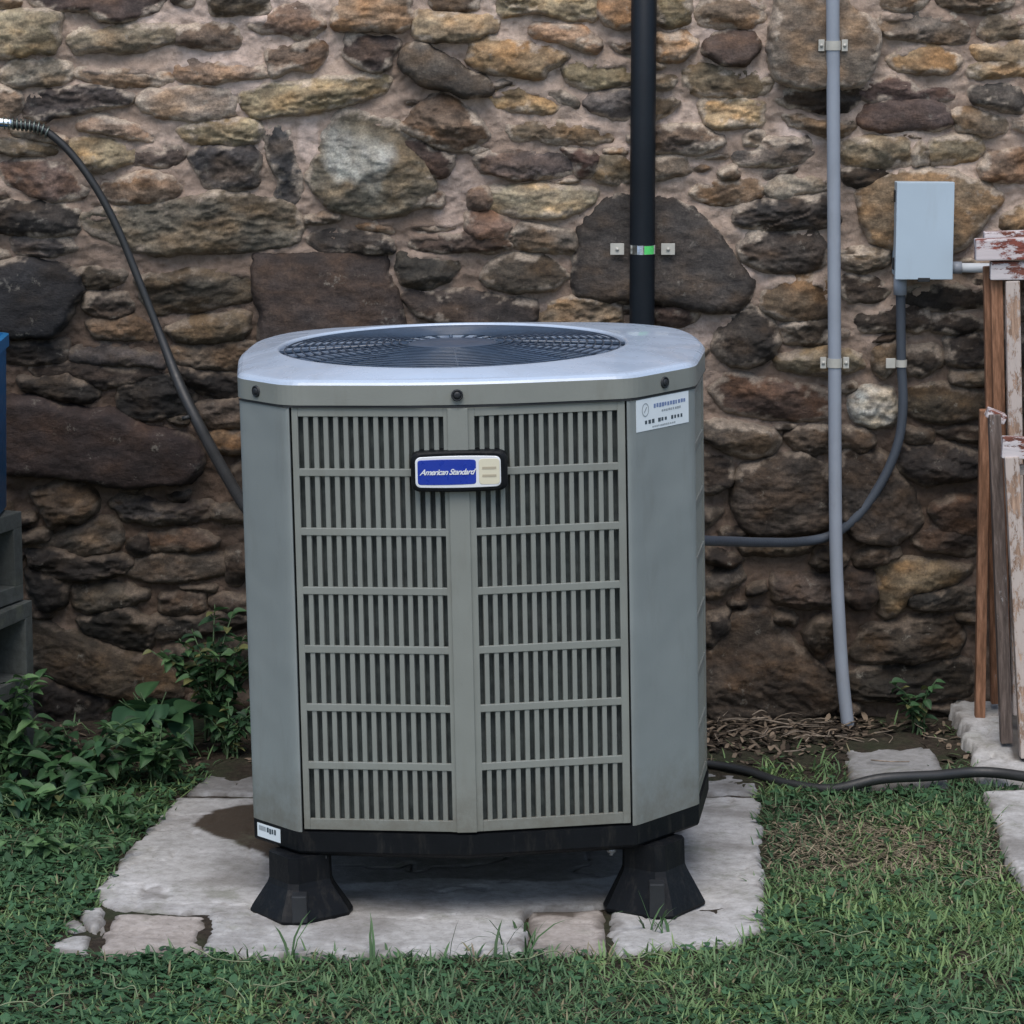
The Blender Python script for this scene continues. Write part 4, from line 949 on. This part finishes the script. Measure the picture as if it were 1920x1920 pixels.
# ------------------------------------------------------------------ pipes and conduits
def strap(parent, x, y, z, r_, half, horiz=True, mat_=None, h_=0.010, tabs=(1, 1), gap=0.004):
    mat_ = mat_ or M_ZINC; b = MB(); n = 14; rg = []
    for s in (-h_, h_):
        rg.append([(x + (r_ + 0.002) * math.cos(math.pi + math.pi * k / n), y + (r_ + 0.002) * math.sin(math.pi + math.pi * k / n), z + s) for k in range(n + 1)])
    rg2 = []
    for s in (-h_, h_):
        rg2.append([(x + (r_ + 0.0005) * math.cos(math.pi + math.pi * k / n), y + (r_ + 0.0005) * math.sin(math.pi + math.pi * k / n), z + s) for k in range(n + 1)])
    b.loft([rg[0], rg[1], rg2[1], rg2[0], rg[0]], closed=False, smooth=False); o = b.build('strap_band', mat_, parent)
    for s, on_ in ((-1, tabs[0]), (1, tabs[1])):
        if not on_: continue
        q = MB(); a, c = sorted((x + s * (r_ + gap), x + s * (r_ + half))); q.box(a, c, y - 0.002, y + 0.001, z - h_ * 1.25, z + h_ * 1.25, None, 0.0008)
        q.tube([((a + c) / 2, y - 0.002, z), ((a + c) / 2, y - 0.005, z)], 0.004, 8); q.build('strap_tab', M_ZINC, parent)
    return o
def wallpt(px, py, off): p = at_y(px, py, YW - off); return p
# black drain pipe
dp = empty('black_pipe', wallpt(1204, 600, 0.055)); tag(dp, 'thick black vertical drain pipe clamped to the stone wall behind the unit', 'pipe')
x0 = dp.location.x; zt0 = 2.3
b = MB(); yp = dp.location.y
path = [(x0 + 0.0, yp, ZG - dp.location.z + dp.location.z), (x0, yp, 0.7), (x0 - 0.001, yp, 1.2), (x0, yp, 2.3)]
b.tube(path, 0.0275, 28); o = b.build('pipe', M_PIPE); o.parent = dp; o.location = -dp.location
zz = at_y(1204, 467, yp).z; 
o = strap(dp, x0, yp, zz, 0.0275, 0.043, mat_=M_SHINY, gap=0.013)
b = MB(); n = 8; rg = []
for s in (-0.009, 0.009):
    rg.append([(x0 + 0.0300 * math.cos(a), yp + 0.0300 * math.sin(a), zz + s) for a in np.linspace(R(275), R(322), n)])
b.loft(rg, closed=False); o = b.build('green_glint', M_GREEN, dp, recalc=False)  # painted patch standing in for a green reflection on the strap
for c in dp.children:
    if c.name.startswith(('strap', 'green')): c.location = -dp.location
# light grey riser conduit
gc = empty('grey_conduit', wallpt(1564, 900, 0.075)); tag(gc, 'long light grey plastic conduit running straight up the wall', 'conduit')
pts = [(1561, -160), (1561.5, 0), (1563, 300), (1564, 500), (1565, 700), (1566, 900), (1568, 1050), (1573, 1160), (1580, 1270), (1590, 1362), (1594, 1400)]
b = MB(); b.tube(spline([wallpt(x, y, 0.075) for x, y in pts], 6), 0.0145, 20); o = b.build('pipe', M_GREYPVC); o.parent = gc; o.location = -gc.location
for (sx, sy) in ((1562, 85), (1565, 680)):
    p = wallpt(sx, sy, 0.075); strap(gc, p.x, p.y, p.z, 0.0145, 0.017)
    for c in gc.children:
        if c.name.startswith('strap') and c.location.length == 0: c.location = -gc.location
# disconnect box
bp = wallpt(1732, 434, 0.02); bx = empty('disconnect_box', (bp.x, YW, bp.z)); tag(bx, 'pale blue grey electrical disconnect box fixed on the stone wall', 'electrical box')
f0 = at_y(1682, 342, YW - 0.11); f1 = at_y(1786, 526, YW - 0.11)
W2 = (f1.x - f0.x) / 2; H2 = (f0.z - f1.z) / 2; cx, cz = (f0.x + f1.x) / 2 - bp.x, (f0.z + f1.z) / 2 - bp.z
b = MB(); b.box(cx - W2 + 0.003, cx + W2 - 0.003, -0.098, -0.012, cz - H2 + 0.006, cz + H2 - 0.003, None, 0.002); b.build('box_body', M_BOX, bx)
b = MB(); b.box(cx - W2, cx + W2, -0.110, -0.088, cz - H2 + 0.002, cz + H2, None, 0.0015); cv = b.build('box_cover', M_BOX, bx)
b = MB(); b.box(cx - 0.013, cx + 0.013, -0.1125, -0.10, cz - H2 - 0.003, cz - H2 + 0.006, None, 0.001); b.build('latch', M_DARK, cv)
b = MB(); b.box(cx - W2 - 0.0015, cx - W2 + 0.003, -0.085, -0.06, cz + H2 - 0.045, cz + H2 - 0.02, None, 0.0006); b.box(cx - W2 - 0.0015, cx - W2 + 0.003, -0.085, -0.06, cz - H2 + 0.02, cz - H2 + 0.045, None, 0.0006); b.build('hinge', M_DARK, bx)
# white stub
p0 = at_y(1784, 502, YW - 0.06); p1 = at_y(1935, 503, YW - 0.06)
b = MB(); b.tube([p0 + Vector((0.02, 0, 0)), p1], 0.0105, 16); stb = b.build('stub_pipe', M_WHITE, loc=p0); tag(stb, 'short white plastic pipe leaving the right side of the electrical box', 'pipe')
b = MB(); b.tube([(0.0, 0, 0), (0.022, 0, 0)], 0.0135, 16); b.build('fitting', M_GREYPVC, stb)
# flexible whip to the unit
W = [(1688, 527, .062), (1689, 600, .055), (1690, 680, .050), (1693, 760, .048), (1684, 830, .046), (1655, 900, .044), (1610, 965, .043), (1560, 1003, .044), (1500, 1016, .10), (1430, 1017, .30), (1370, 1015, .52), (1330, 1014, .70), (1290, 1012, .85)]
path = spline([at_y(x, y, YW - o_) for x, y, o_ in W], 7)
b = MB(); b.tube(path, 0.0105, 16); fx = b.build('conduit_tube', M_FLEX)
wh = empty('flexible_conduit', path[0]); tag(wh, 'dark grey flexible conduit curving from the box down to the air conditioner', 'conduit'); fx.parent = wh; fx.location = -wh.location
b = MB(); b.tube([path[0] + Vector((0, 0, 0.01)), path[0] + Vector((0, 0, -0.03))], 0.0145, 16); o = b.build('connector', M_GREYPVC, wh); o.location = -wh.location
p = at_y(1690, 681, YW - 0.050); n_ = len(wh.children); strap(wh, p.x, p.y, p.z, 0.0105, 0.018, h_=0.008, tabs=(0, 0))
q = MB(); q.box(p.x - 0.034, p.x - 0.013, p.y - 0.002, p.y + 0.002, p.z - 0.011, p.z + 0.011, None, 0.001); q.build('strap_tab', M_ZINC, wh)
for c in wh.children:
    if c.name.startswith('strap'): c.location = -wh.location
# hanging hose at the left
Hs = [(-60, 224, .05), (-20, 228, .05), (30, 233, .05), (80, 243, .05), (130, 284, .05), (180, 352, .055), (222, 432, .06), (262, 530, .07), (302, 632, .09), (340, 730, .14), (385, 820, .24), (425, 893, .40), (460, 950, .55), (500, 1000, .66)]
path = spline([at_y(x, y, YW - o_) for x, y, o_ in Hs], 8)
hs = empty('hanging_hose', path[8]); tag(hs, 'black hose with a coiled spring guard arching down the wall left of the unit', 'hose')
rad = [0.0085 if i < 62 else min(0.0125, 0.0085 + (i - 62) * 0.0004) for i in range(len(path))]
b = MB(); b.tube(path, rad, 14); o = b.build('hose_tube', M_HOSE, hs); o.location = -hs.location
sp = []; L0, L1 = 12, 26
for k in range(200):
    t = L0 + (L1 - L0) * k / 199; i = int(t); f = t - i; p = path[i].lerp(path[i + 1], f); tg = (path[i + 1] - path[i]).normalized(); a = Vector((0, 1, 0)); a = (a - tg * a.dot(tg)).normalized(); c = tg.cross(a); an = 2 * math.pi * 11 * k / 199
    sp.append(p + (a * math.cos(an) + c * math.sin(an)) * 0.0115)
b = MB(); b.tube(sp, 0.0022, 6); o = b.build('spring_guard', pm('spring_steel', (0.16, 0.19, 0.17), 0.35, metal=0.7), hs); o.location = -hs.location
b = MB(); b.tube(path[0:16], 0.0125, 16); o = b.build('hose_fitting', M_SHINY, hs); o.location = -hs.location
p = at_y(338, 785, YW - .2); b = MB(); b.tube([p + Vector((0.004, 0, 0)), p + Vector((0.02, 0, 0.004))], 0.005, 8); o = b.build('zip_tie', M_HOSE, hs); o.location = -hs.location
# hose on the ground
G = [(1290, 1436), (1340, 1441), (1400, 1452), (1470, 1470), (1560, 1482), (1650, 1483), (1750, 1477), (1840, 1470), (1930, 1480), (2050, 1500), (2200, 1530)]
pp = []
for x, y in G:
    p = at_z(x, y, ZG + 0.012); gz = float(ground_z(np.array([p.x]), np.array([p.y]))[0]); p.z = max(gz + 0.011, (ZS + 0.028) if x > 1560 else gz, (-0.030 + 0.115 * (p.y - 1.0) + 0.016) if x > 1800 else -9); pp.append(p)
path = spline(pp, 8); b = MB(); b.tube(path, [0.0075 + 0.004 * min(1, i / 35) for i in range(len(path))], 14); gh = b.build('garden_hose', M_HOSE, loc=path[30]); tag(gh, 'black hose lying across the ground right of the concrete pad', 'hose')

# ------------------------------------------------------------------ blocks and blue bin (left edge)
def block(loc, rot, label):
    e = empty('concrete_block', loc, (0, 0, rot)); tag(e, label, 'concrete block', 'stacked concrete blocks')
    b = MB(); l, d, h = 0.39, 0.19, 0.19; y0, y1 = -l, 0.0
    # face with two cores looks along local +X
    def web(a0, a1, z0, z1): b.box(-d, 0, a0, a1, z0, z1, None, 0.002)
    web(y0, y1, 0, 0.034); web(y0, y1, h - 0.034, h)
    for a in (y0, y0 + l / 2 - 0.016, y1 - 0.034): web(a, a + (0.034 if a != y0 + l / 2 - 0.016 else 0.032), 0.0335, h - 0.0335)
    b.box(-d + 0.002, -d + 0.03, y0 + 0.03, y1 - 0.03, 0.03, h - 0.03)
    o = b.build('block_shell', M_BLOCK, e); return e
pb = at_y(58, 1114, 1.12)
RB_ = R(-20)
block((pb.x, pb.y, ZG - 0.002), RB_, 'bottom concrete block of the stack, half hidden in weeds')
block((pb.x + 0.002, pb.y, ZG + 0.192), RB_ + R(2), 'middle concrete block of the stack at the left edge')
block((pb.x - 0.014, pb.y - 0.01, ZG + 0.386), RB_ - R(2), 'topmost concrete block, under the blue bin')
bz = ZG + 0.580; be = at_y(11, 800, 0.98)
bn = empty('blue_bin', (be.x - 0.1745, 0.98, bz)); tag(bn, 'blue plastic bin standing on the stacked concrete blocks', 'bin')
b = MB(); rg = []
for s, z in ((0.90, 0), (0.94, 0.004), (0.985, 0.35), (0.985, 0.36)):
    rg.append([(u * s, v * s, z) for u, v in rrect(0.32, 0.36, 0.03)])
for s, z in ((0.955, 0.36), (0.90, 0.02)): rg.append([(u * s, v * s, z) for u, v in rrect(0.32, 0.36, 0.03)])
b.loft(rg, cap0=True, cap1=True); b.build('bin_body', M_BLUE, bn)
b = MB(); rg = [[(u * s, v * s, z) for u, v in rrect(0.32, 0.36, 0.03)] for s, z in ((0.985, 0.345), (1.02, 0.345), (1.02, 0.37), (0.95, 0.372), (0.95, 0.36))]; b.loft(rg, smooth=False); b.build('bin_rim', M_BLUE, bn)

# ------------------------------------------------------------------ wooden frames (right edge)
def beam(name, mat_, parent, a, c, w_, d_):
    """a, c world ends; w_ across x, d_ deep"""
    a, c = Vector(a), Vector(c); t = (c - a); L = t.length; t.normalize()
    yv = Vector((0, 1, 0)) if abs(t.y) < 0.8 else Vector((0, 0, 1)); xv = yv.cross(t).normalized(); yv = t.cross(xv)
    M = Matrix(((xv.x, yv.x, t.x, a.x), (xv.y, yv.y, t.y, a.y), (xv.z, yv.z, t.z, a.z), (0, 0, 0, 1)))
    b = MB(); b.box(-w_ / 2, w_ / 2, -d_ / 2, d_ / 2, 0, L, None, 0.003); o = b.build(name, mat_, parent)
    o.matrix_local = Matrix.Translation(-parent.location) @ M; return o
f1 = empty('wooden_frame', at_y(1900, 1330, 1.40)); f1.location.z = 0.01
tag(f1, 'tall wooden chair frame with flaking red and white top rail leaning on the wall', 'folding chair')
Y1 = 1.34
def A(px, py, y): return at_y(px, py, y)
beam('top_rail', M_WOODR, f1, A(1828, 468, Y1 - .01), A(2120, 460, Y1 - .01), 0.046, 0.036)
beam('top_rail', M_WOODW, f1, A(1844, 441, Y1 + .03), A(2120, 434, Y1 + .03), 0.016, 0.030)
beam('cross_rail', M_WOODW, f1, A(1856, 507, Y1 - .004), A(2120, 505, Y1 - .004), 0.040, 0.024)
beam('rear_leg', M_WOOD, f1, A(1852, 500, Y1 + .028), A(1866, 1318, Y1 + .09), 0.020, 0.024)
beam('stile', M_WOOD, f1, A(1868, 524, Y1 + .014), A(1884, 1345, Y1 + 0.04), 0.026, 0.022)
beam('stile', M_WOODP, f1, A(1898, 526, Y1 - .004), A(1912, 1340, Y1 - 0.05), 0.031, 0.022)
beam('stile', M_WOODW, f1, A(1950, 526, Y1 - .004), A(1962, 1340, Y1 - 0.05), 0.031, 0.022)
beam('stile', M_WOODP, f1, A(2060, 526, Y1 - .004), A(2072, 1340, Y1 - 0.05), 0.031, 0.022)
f2 = empty('wooden_frame', at_y(1900, 1380, 1.18)); f2.location.z = 0.01
tag(f2, 'shorter folded wooden chair frame with bare brown legs standing in front', 'folding chair')
Y2 = 1.24
beam('leg', M_WOOD, f2, A(1846, 768, 1.36), A(1837, 1345, 1.385), 0.022, 0.026)
beam('leg', M_WOODG, f2, A(1864, 776, Y2 - .03), A(1887, 1392, Y2 - .04), 0.026, 0.03)
beam('top_rail', M_WOODW, f2, A(1878, 838, Y2 - .075), A(2100, 846, Y2 - .075), 0.046, 0.026)
beam('leg', M_WOODP, f2, A(1896, 856, Y2 - .08), A(1926, 1420, Y2 - .12), 0.031, 0.028)
beam('cross_rail', M_WOODP, f2, A(1904, 880, Y2 - .05), A(2100, 884, Y2 - .05), 0.022, 0.02)
beam('cross_rail', M_WOODW, f2, A(1850, 772, Y2 - .01), A(1884, 786, Y2 - .012), 0.02, 0.05)
beam('leg', M_WOODP, f2, A(2080, 860, Y2 - .08), A(2100, 1420, Y2 - .12), 0.031, 0.028)

# ------------------------------------------------------------------ plants
def leaf_mesh(name, L, Wd, col, fold=0.25, curl=0.25, seed=0, jag=0.0):
    rr = np.random.RandomState(seed); n = 9; V = []; F = []; C = []
    for i in range(n):
        t = i / (n - 1); wd = Wd * 0.5 * (math.sin(math.pi * min(1, t ** 0.75)) ** 0.85) * (1 + jag * (1 if i % 2 else -1)) + 0.0004
        y = L * t; z = -curl * L * t * t
        for s in (-1, -0.5, 0, 0.5, 1):
            V.append((s * wd, y, z + abs(s) * wd * fold * 2 + rr.normal() * 0.0003)); k = 0.92 + 0.16 * rr.rand() + (0.25 if s == 0 else 0)
            C.append([c * k for c in col])
    for i in range(n - 1):
        for j in range(4): a = i * 5 + j; F.append((a, a + 1, a + 6, a + 5))
    me = bpy.data.meshes.new(name); me.from_pydata(V, [], F)
    for p in me.polygons: p.use_smooth = True
    a = me.color_attributes.new('col', 'FLOAT_COLOR', 'POINT'); a.data.foreach_set('color', [x for c in C for x in (*c, 1)]); me.materials.append(M_LEAF); return me
GREENS = dict(dark=(0.022, 0.058, 0.026), mid=(0.045, 0.105, 0.042), pale=(0.085, 0.165, 0.068), big=(0.038, 0.098, 0.048), yellow=(0.12, 0.13, 0.05))
M_STEM = pm('stem', (0.05, 0.09, 0.035), 0.6, 0.2, 30)
def plant(label, base, stems, leaf, nper, size, spread, hgt, seed, group=None, cat='weed', droop=0.3, petiole=0.01, name='weed_plant'):
    rr = random.Random(seed); e = empty(name, base); tag(e, label, cat, group)
    sb = MB(); leaves = []
    for s in range(stems):
        a = rr.uniform(0, 2 * math.pi); rad = spread * (0.3 + 0.7 * rr.random()); h_ = hgt * rr.uniform(0.55, 1.0)
        tip = Vector((math.cos(a) * rad, math.sin(a) * rad * 0.6, h_)); mid = Vector((tip.x * 0.35, tip.y * 0.35, h_ * 0.65))
        pth = spline([Vector((rr.uniform(-.02, .02), rr.uniform(-.02, .02), -0.02)), mid, tip], 6)
        sb.tube(pth, [0.0028 * (1 - 0.6 * i / len(pth)) for i in range(len(pth))], 5)
        for k in range(nper):
            t = 0.25 + 0.75 * (k + rr.random() * 0.5) / nper; i = min(len(pth) - 2, int(t * (len(pth) - 1))); p = pth[i].lerp(pth[i + 1], rr.random())
            az = (k * 2.4 + rr.uniform(-.5, .5)); leaves.append((p, az, rr.uniform(-0.5, 0.65), size * rr.uniform(0.65, 1.2)))
    sb.build('stem', M_STEM, e)
    for (p, az, el, sz) in leaves:
        me = leaf[rr.randrange(len(leaf))]; o = bpy.data.objects.new('leaf', me); d = Vector((math.cos(az) * math.cos(el), math.sin(az) * math.cos(el), math.sin(el)))
        xv = d.cross(Vector((0, 0, 1))).normalized(); zv = xv.cross(d)
        M = Matrix(((xv.x, d.x, zv.x, p.x), (xv.y, d.y, zv.y, p.y), (xv.z, d.z, zv.z, p.z), (0, 0, 0, 1))) @ Matrix.Rotation(rr.uniform(-.5, .5), 4, 'Y')
        o.matrix_local = M @ Matrix.Scale(sz, 4); link(o, e)
    return e
SM = [leaf_mesh('small_leaf', 1, 0.62, GREENS[g], seed=i) for i, g in enumerate(('dark', 'mid', 'mid', 'dark', 'pale', 'yellow'))]
PL = [leaf_mesh('pointed_leaf', 1, 0.5, GREENS[g], seed=i, jag=0.05) for i, g in enumerate(('mid', 'pale', 'pale'))]
BGL = [leaf_mesh('broad_leaf', 1, 0.62, GREENS[g], seed=i, curl=0.35) for i, g in enumerate(('big', 'big', 'mid'))]
def G_(px, py, y): p = at_y(px, py, y); return p
def gp(px, y): d = ray(px, 1400); t = (y - CAM.y) / d.y; return Vector((CAM.x + d.x * t, y, float(ground_z(np.array([CAM.x + d.x * t]), np.array([y]))[0])))
plant('leafy green bush squeezed between the wall and left side of the unit', gp(400, 1.33), 20, SM, 14, 0.034, 0.19, 0.30, 3, cat='bush', name='leafy_bush')
plant('low dark weed clump at the foot of the unit by the pad corner', gp(430, 1.22), 8, SM, 12, 0.028, 0.12, 0.13, 13)
plant('broad leaved weed with large soft leaves below the bare wall', gp(290, 1.22), 6, BGL, 4, 0.10, 0.12, 0.15, 5, name='broad_leaf_weed')
plant('bright pointed leaf weed at the left edge in front of the blocks', gp(10, 0.98), 17, PL, 14, 0.040, 0.15, 0.27, 8)
plant('dark weed tangle left of the wet stain near the lawn edge', gp(140, 0.98), 20, SM[:2] + BGL + PL[:1], 9, 0.046, 0.25, 0.13, 10)
plant('ground weed with pale young leaves next to the pad corner', gp(300, 1.02), 14, PL, 10, 0.038, 0.14, 0.14, 11)
plant('spreading weed among the grass at the far left of the lawn', gp(60, 0.72), 12, SM + BGL, 8, 0.042, 0.20, 0.09, 12)
plant('leafy weed beside the broken left edge of the pad', gp(225, 0.66), 9, PL, 8, 0.032, 0.14, 0.07, 14)
plant('pale spreading weed in the lawn halfway down the left edge', gp(110, 0.45), 9, PL, 9, 0.030, 0.17, 0.06, 19)
plant('small green weed growing at the wall base near the grey paver', gp(1722, 1.36), 5, SM, 9, 0.030, 0.075, 0.12, 17)

# ------------------------------------------------------------------ grass, straw, litter
def inslab(P, margin):
    ok = np.zeros(len(P), bool)
    for s in SLABS: ok |= sdist(P, s) > margin
    return ok
def blades(name, P, Lm, Wm, cols, label, kind='stuff', lean=(0.3, 1.1), mat_=M_GRASS, z0=None, seed=1, zoff=0.0):
    rs = np.random.RandomState(seed); n = len(P); az = rs.rand(n) * 2 * np.pi; L = Lm * (0.5 + rs.rand(n) * 0.9); Wd = Wm * (0.6 + rs.rand(n) * 0.8)
    ln = lean[0] + (lean[1] - lean[0]) * rs.rand(n); bend = rs.rand(n) * 0.9
    z = ground_z(P[:, 0], P[:, 1]) - 0.004 + zoff if z0 is None else z0
    base = np.stack([P[:, 0], P[:, 1], z], 1); dx, dy = np.cos(az), np.sin(az); side = np.stack([-dy, dx, np.zeros(n)], 1)
    V = []; 
    for t, wk in ((0, 0.8), (0.4, 1.0), (0.75, 0.7)):
        a = ln + bend * t; c = base + np.stack([dx * np.sin(a), dy * np.sin(a), np.cos(a)], 1) * (L * t)[:, None]
        V += [c - side * (Wd * wk / 2)[:, None], c + side * (Wd * wk / 2)[:, None]]
    a = ln + bend; V.append(base + np.stack([dx * np.sin(a), dy * np.sin(a), np.cos(a)], 1) * L[:, None])
    V = np.stack(V, 1).reshape(-1, 3); b0 = (np.arange(n) * 7)[:, None]
    F4 = np.concatenate([b0 + [0, 1, 3, 2], b0 + [2, 3, 5, 4]]); F3 = b0 + [4, 5, 6]
    C = np.repeat(cols, 7, 0); o = mesh_np(name, V, [F4, F3], mat_, cols=C); tag(o, label, None, None, kind); return o
rs = np.random.RandomState(77)
NB = 190000
P = np.stack([rs.uniform(-1.5, 1.5, NB), rs.uniform(-0.85, 1.42, NB)], 1)
keep = ~inslab(P + 0.0, 0.0) | (~inslab(P, 0.022) & (rs.rand(NB) < 0.45) & (fbm(P[:, 0] * 14, P[:, 1] * 14, 71, 2) > 0.0))
px_ = lambda P: (P[:, 0], P[:, 1])
def ell(P, c, rx, ry): return ((P[:, 0] - c[0]) / rx) ** 2 + ((P[:, 1] - c[1]) / ry) ** 2
bare1 = at_z(1585, 1590, ZG); e1 = ell(P, bare1, 0.22, 0.20) + 0.5 * fbm(P[:, 0] * 12, P[:, 1] * 12, 4, 2)
bare2 = at_z(1450, 1400, ZG); e2 = ell(P, bare2, 0.24, 0.17)
dens = np.ones(len(P)); dens[e1 < 1] = 0.38; dens[e2 < 1] = 0.04; dens[(P[:, 1] > 1.12)] *= 0.12; dens[(P[:, 0] < -0.55) & (P[:, 1] > 0.9)] *= 0.5
dens[(P[:, 0] > 0.5) & (P[:, 1] > 0.95)] *= 0.5
dens *= 0.92 * np.clip(0.75 + 0.6 * fbm(P[:, 0] * 5, P[:, 1] * 5, 9, 3), 0.15, 1)
keep &= rs.rand(len(P)) < dens; P = P[keep]; n = len(P)
t = rs.rand(n)[:, None]; g = np.array((0.040, 0.090, 0.042)) * (1 - t) + np.array((0.098, 0.174, 0.084)) * t
cl = np.clip(0.5 + 1.1 * fbm(P[:, 0] * 4, P[:, 1] * 4, 19, 3), 0, 1)[:, None]; g = 1.5 * g * (0.68 + 0.55 * cl) * (1 + cl * (np.array((1.22, 1.0, 0.82)) - 1))
dry = rs.rand(n) < (0.05 + 0.18 * np.clip(fbm(P[:, 0] * 6 + 3, P[:, 1] * 6, 29, 2), 0, 1)); g[dry] = np.array((0.19, 0.175, 0.10)) * (0.6 + 0.6 * rs.rand(dry.sum()))[:, None]
blades('grass', P, 0.034, 0.0036, g, 'short uneven green lawn grass around the concrete pad', seed=3)
# clover-like broad leaves in the lawn
k = (rs.rand(n) < 0.05 + 0.15 * np.clip(fbm(P[:, 0] * 3.3, P[:, 1] * 3.3, 88, 2) * 2, 0, 1)) | ((P[:, 0] < -0.5) & (rs.rand(n) < 0.25)); Pc = P[k]; m_ = len(Pc)
cc3 = np.array((0.065, 0.145, 0.066)) * (0.6 + 0.9 * rs.rand(m_))[:, None]
blades('clover', Pc, 0.019, 0.013, cc3, 'small broad clover leaves mixed in the lawn', lean=(0.9, 1.4), seed=9, zoff=0.016)
# straw
ns = 2400; Ps = np.stack([rs.normal(bare1.x + 0.03, 0.20, ns), rs.normal(bare1.y, 0.15, ns)], 1); Ps = Ps[~inslab(Ps, -0.01)]
Pr = np.stack([rs.uniform(-1.3, 1.3, 900), rs.uniform(-0.7, 1.0, 900)], 1); Pr = Pr[~inslab(Pr, 0.0)]; Ps = np.concatenate([Ps, Pr])
cs = np.array((0.27, 0.225, 0.155)) * (0.2 + 1.1 * rs.rand(len(Ps)))[:, None]
blades('straw', Ps, 0.045, 0.0026, cs, 'dry tan straw and thatch scattered over the lawn', lean=(1.2, 1.55), mat_=M_LITTER, seed=11, zoff=0.012)
# dead leaf litter at the wall base
nl = 1000; Pl = np.stack([rs.normal(bare2.x, 0.19, nl), rs.normal(bare2.y + 0.02, 0.12, nl)], 1)
P2 = np.stack([rs.uniform(-1.3, 1.2, 500), rs.uniform(1.15, 1.44, 500)], 1); Pl = np.concatenate([Pl, P2]); Pl = Pl[(Pl[:, 1] < 1.46) & ~inslab(Pl, 0.02)]
c5 = np.array((0.13, 0.10, 0.072)) * (0.15 + 1.5 * rs.rand(len(Pl)) ** 2.2)[:, None]
blades('leaf_litter', Pl, 0.026, 0.010, c5, 'brown dead leaves and twigs littered along the wall base', lean=(0.7, 1.5), mat_=M_LITTER, seed=13, zoff=0.006)
b = MB(); rr = random.Random(9)
for k in range(55):
    x, y = rr.gauss(bare2.x, 0.13), min(1.44, rr.gauss(bare2.y + 0.02, 0.09)); a = rr.gauss(0, 0.8); L_ = rr.uniform(0.02, 0.09); z = float(ground_z(np.array([x]), np.array([y]))[0]) + rr.uniform(0.006, 0.022)
    b.tube(spline([(x, y, z), (x + L_ * .5 * math.cos(a), y + L_ * .5 * math.sin(a), z + rr.uniform(0, .01)), (x + L_ * math.cos(a + .3), y + L_ * math.sin(a + .3), z)], 3), rr.uniform(0.0006, 0.0018), 5)
tag(b.build('dead_twigs', pm('twig', (0.20, 0.16, 0.12), 0.8, 0.5, 60)), 'pale dead twigs tangled in the litter at the wall base', kind='stuff')
# long pale runners
b = MB(); rr = random.Random(4)
for k in range(46):
    x, y = rr.uniform(-1.2, 1.2), rr.uniform(-0.6, 0.75)
    if inslab(np.array([[x, y]]), -0.03)[0]: continue
    a = rr.uniform(0, 6.28); pts = []; n_ = 6
    for i in range(n_):
        pts.append((x, y, ZG + 0.022 + rr.uniform(-0.006, 0.012))); a += rr.uniform(-.6, .6); st_ = rr.uniform(0.015, 0.035); x += math.cos(a) * st_; y += math.sin(a) * st_
    b.tube(spline(pts, 4), 0.0013, 4)
tag(b.build('grass_runners', pm('runner', (0.17, 0.20, 0.11), 0.6, 0.3, 40)), 'thin pale grass runners creeping over the lawn', kind='stuff')
# a few tall blades at the pad's front
Pt = []
for (px, py) in ((930, 1790), (944, 1770), (975, 1745), (985, 1785), (1225, 1745), (1250, 1750), (1215, 1740), (700, 1795), (545, 1790), (835, 1795), (1000, 1770), (1240, 1735)):
    for _ in range(3): p = at_z(px + rr.uniform(-8, 8), py, ZS); Pt.append((p.x, p.y))
Pt = np.array(Pt); ct = np.array((0.06, 0.12, 0.05)) * (0.7 + 0.6 * rs.rand(len(Pt)))[:, None]
blades('tall_grass', Pt, 0.075, 0.0045, ct, 'few tall grass blades growing through the pad joints', lean=(0.0, 0.5), seed=5, z0=np.full(len(Pt), ZS - 0.01))
print('stones', sum(1 for s in stones if s[2]), 'fill', sum(1 for s in stones if not s[2]), 'blades', n)
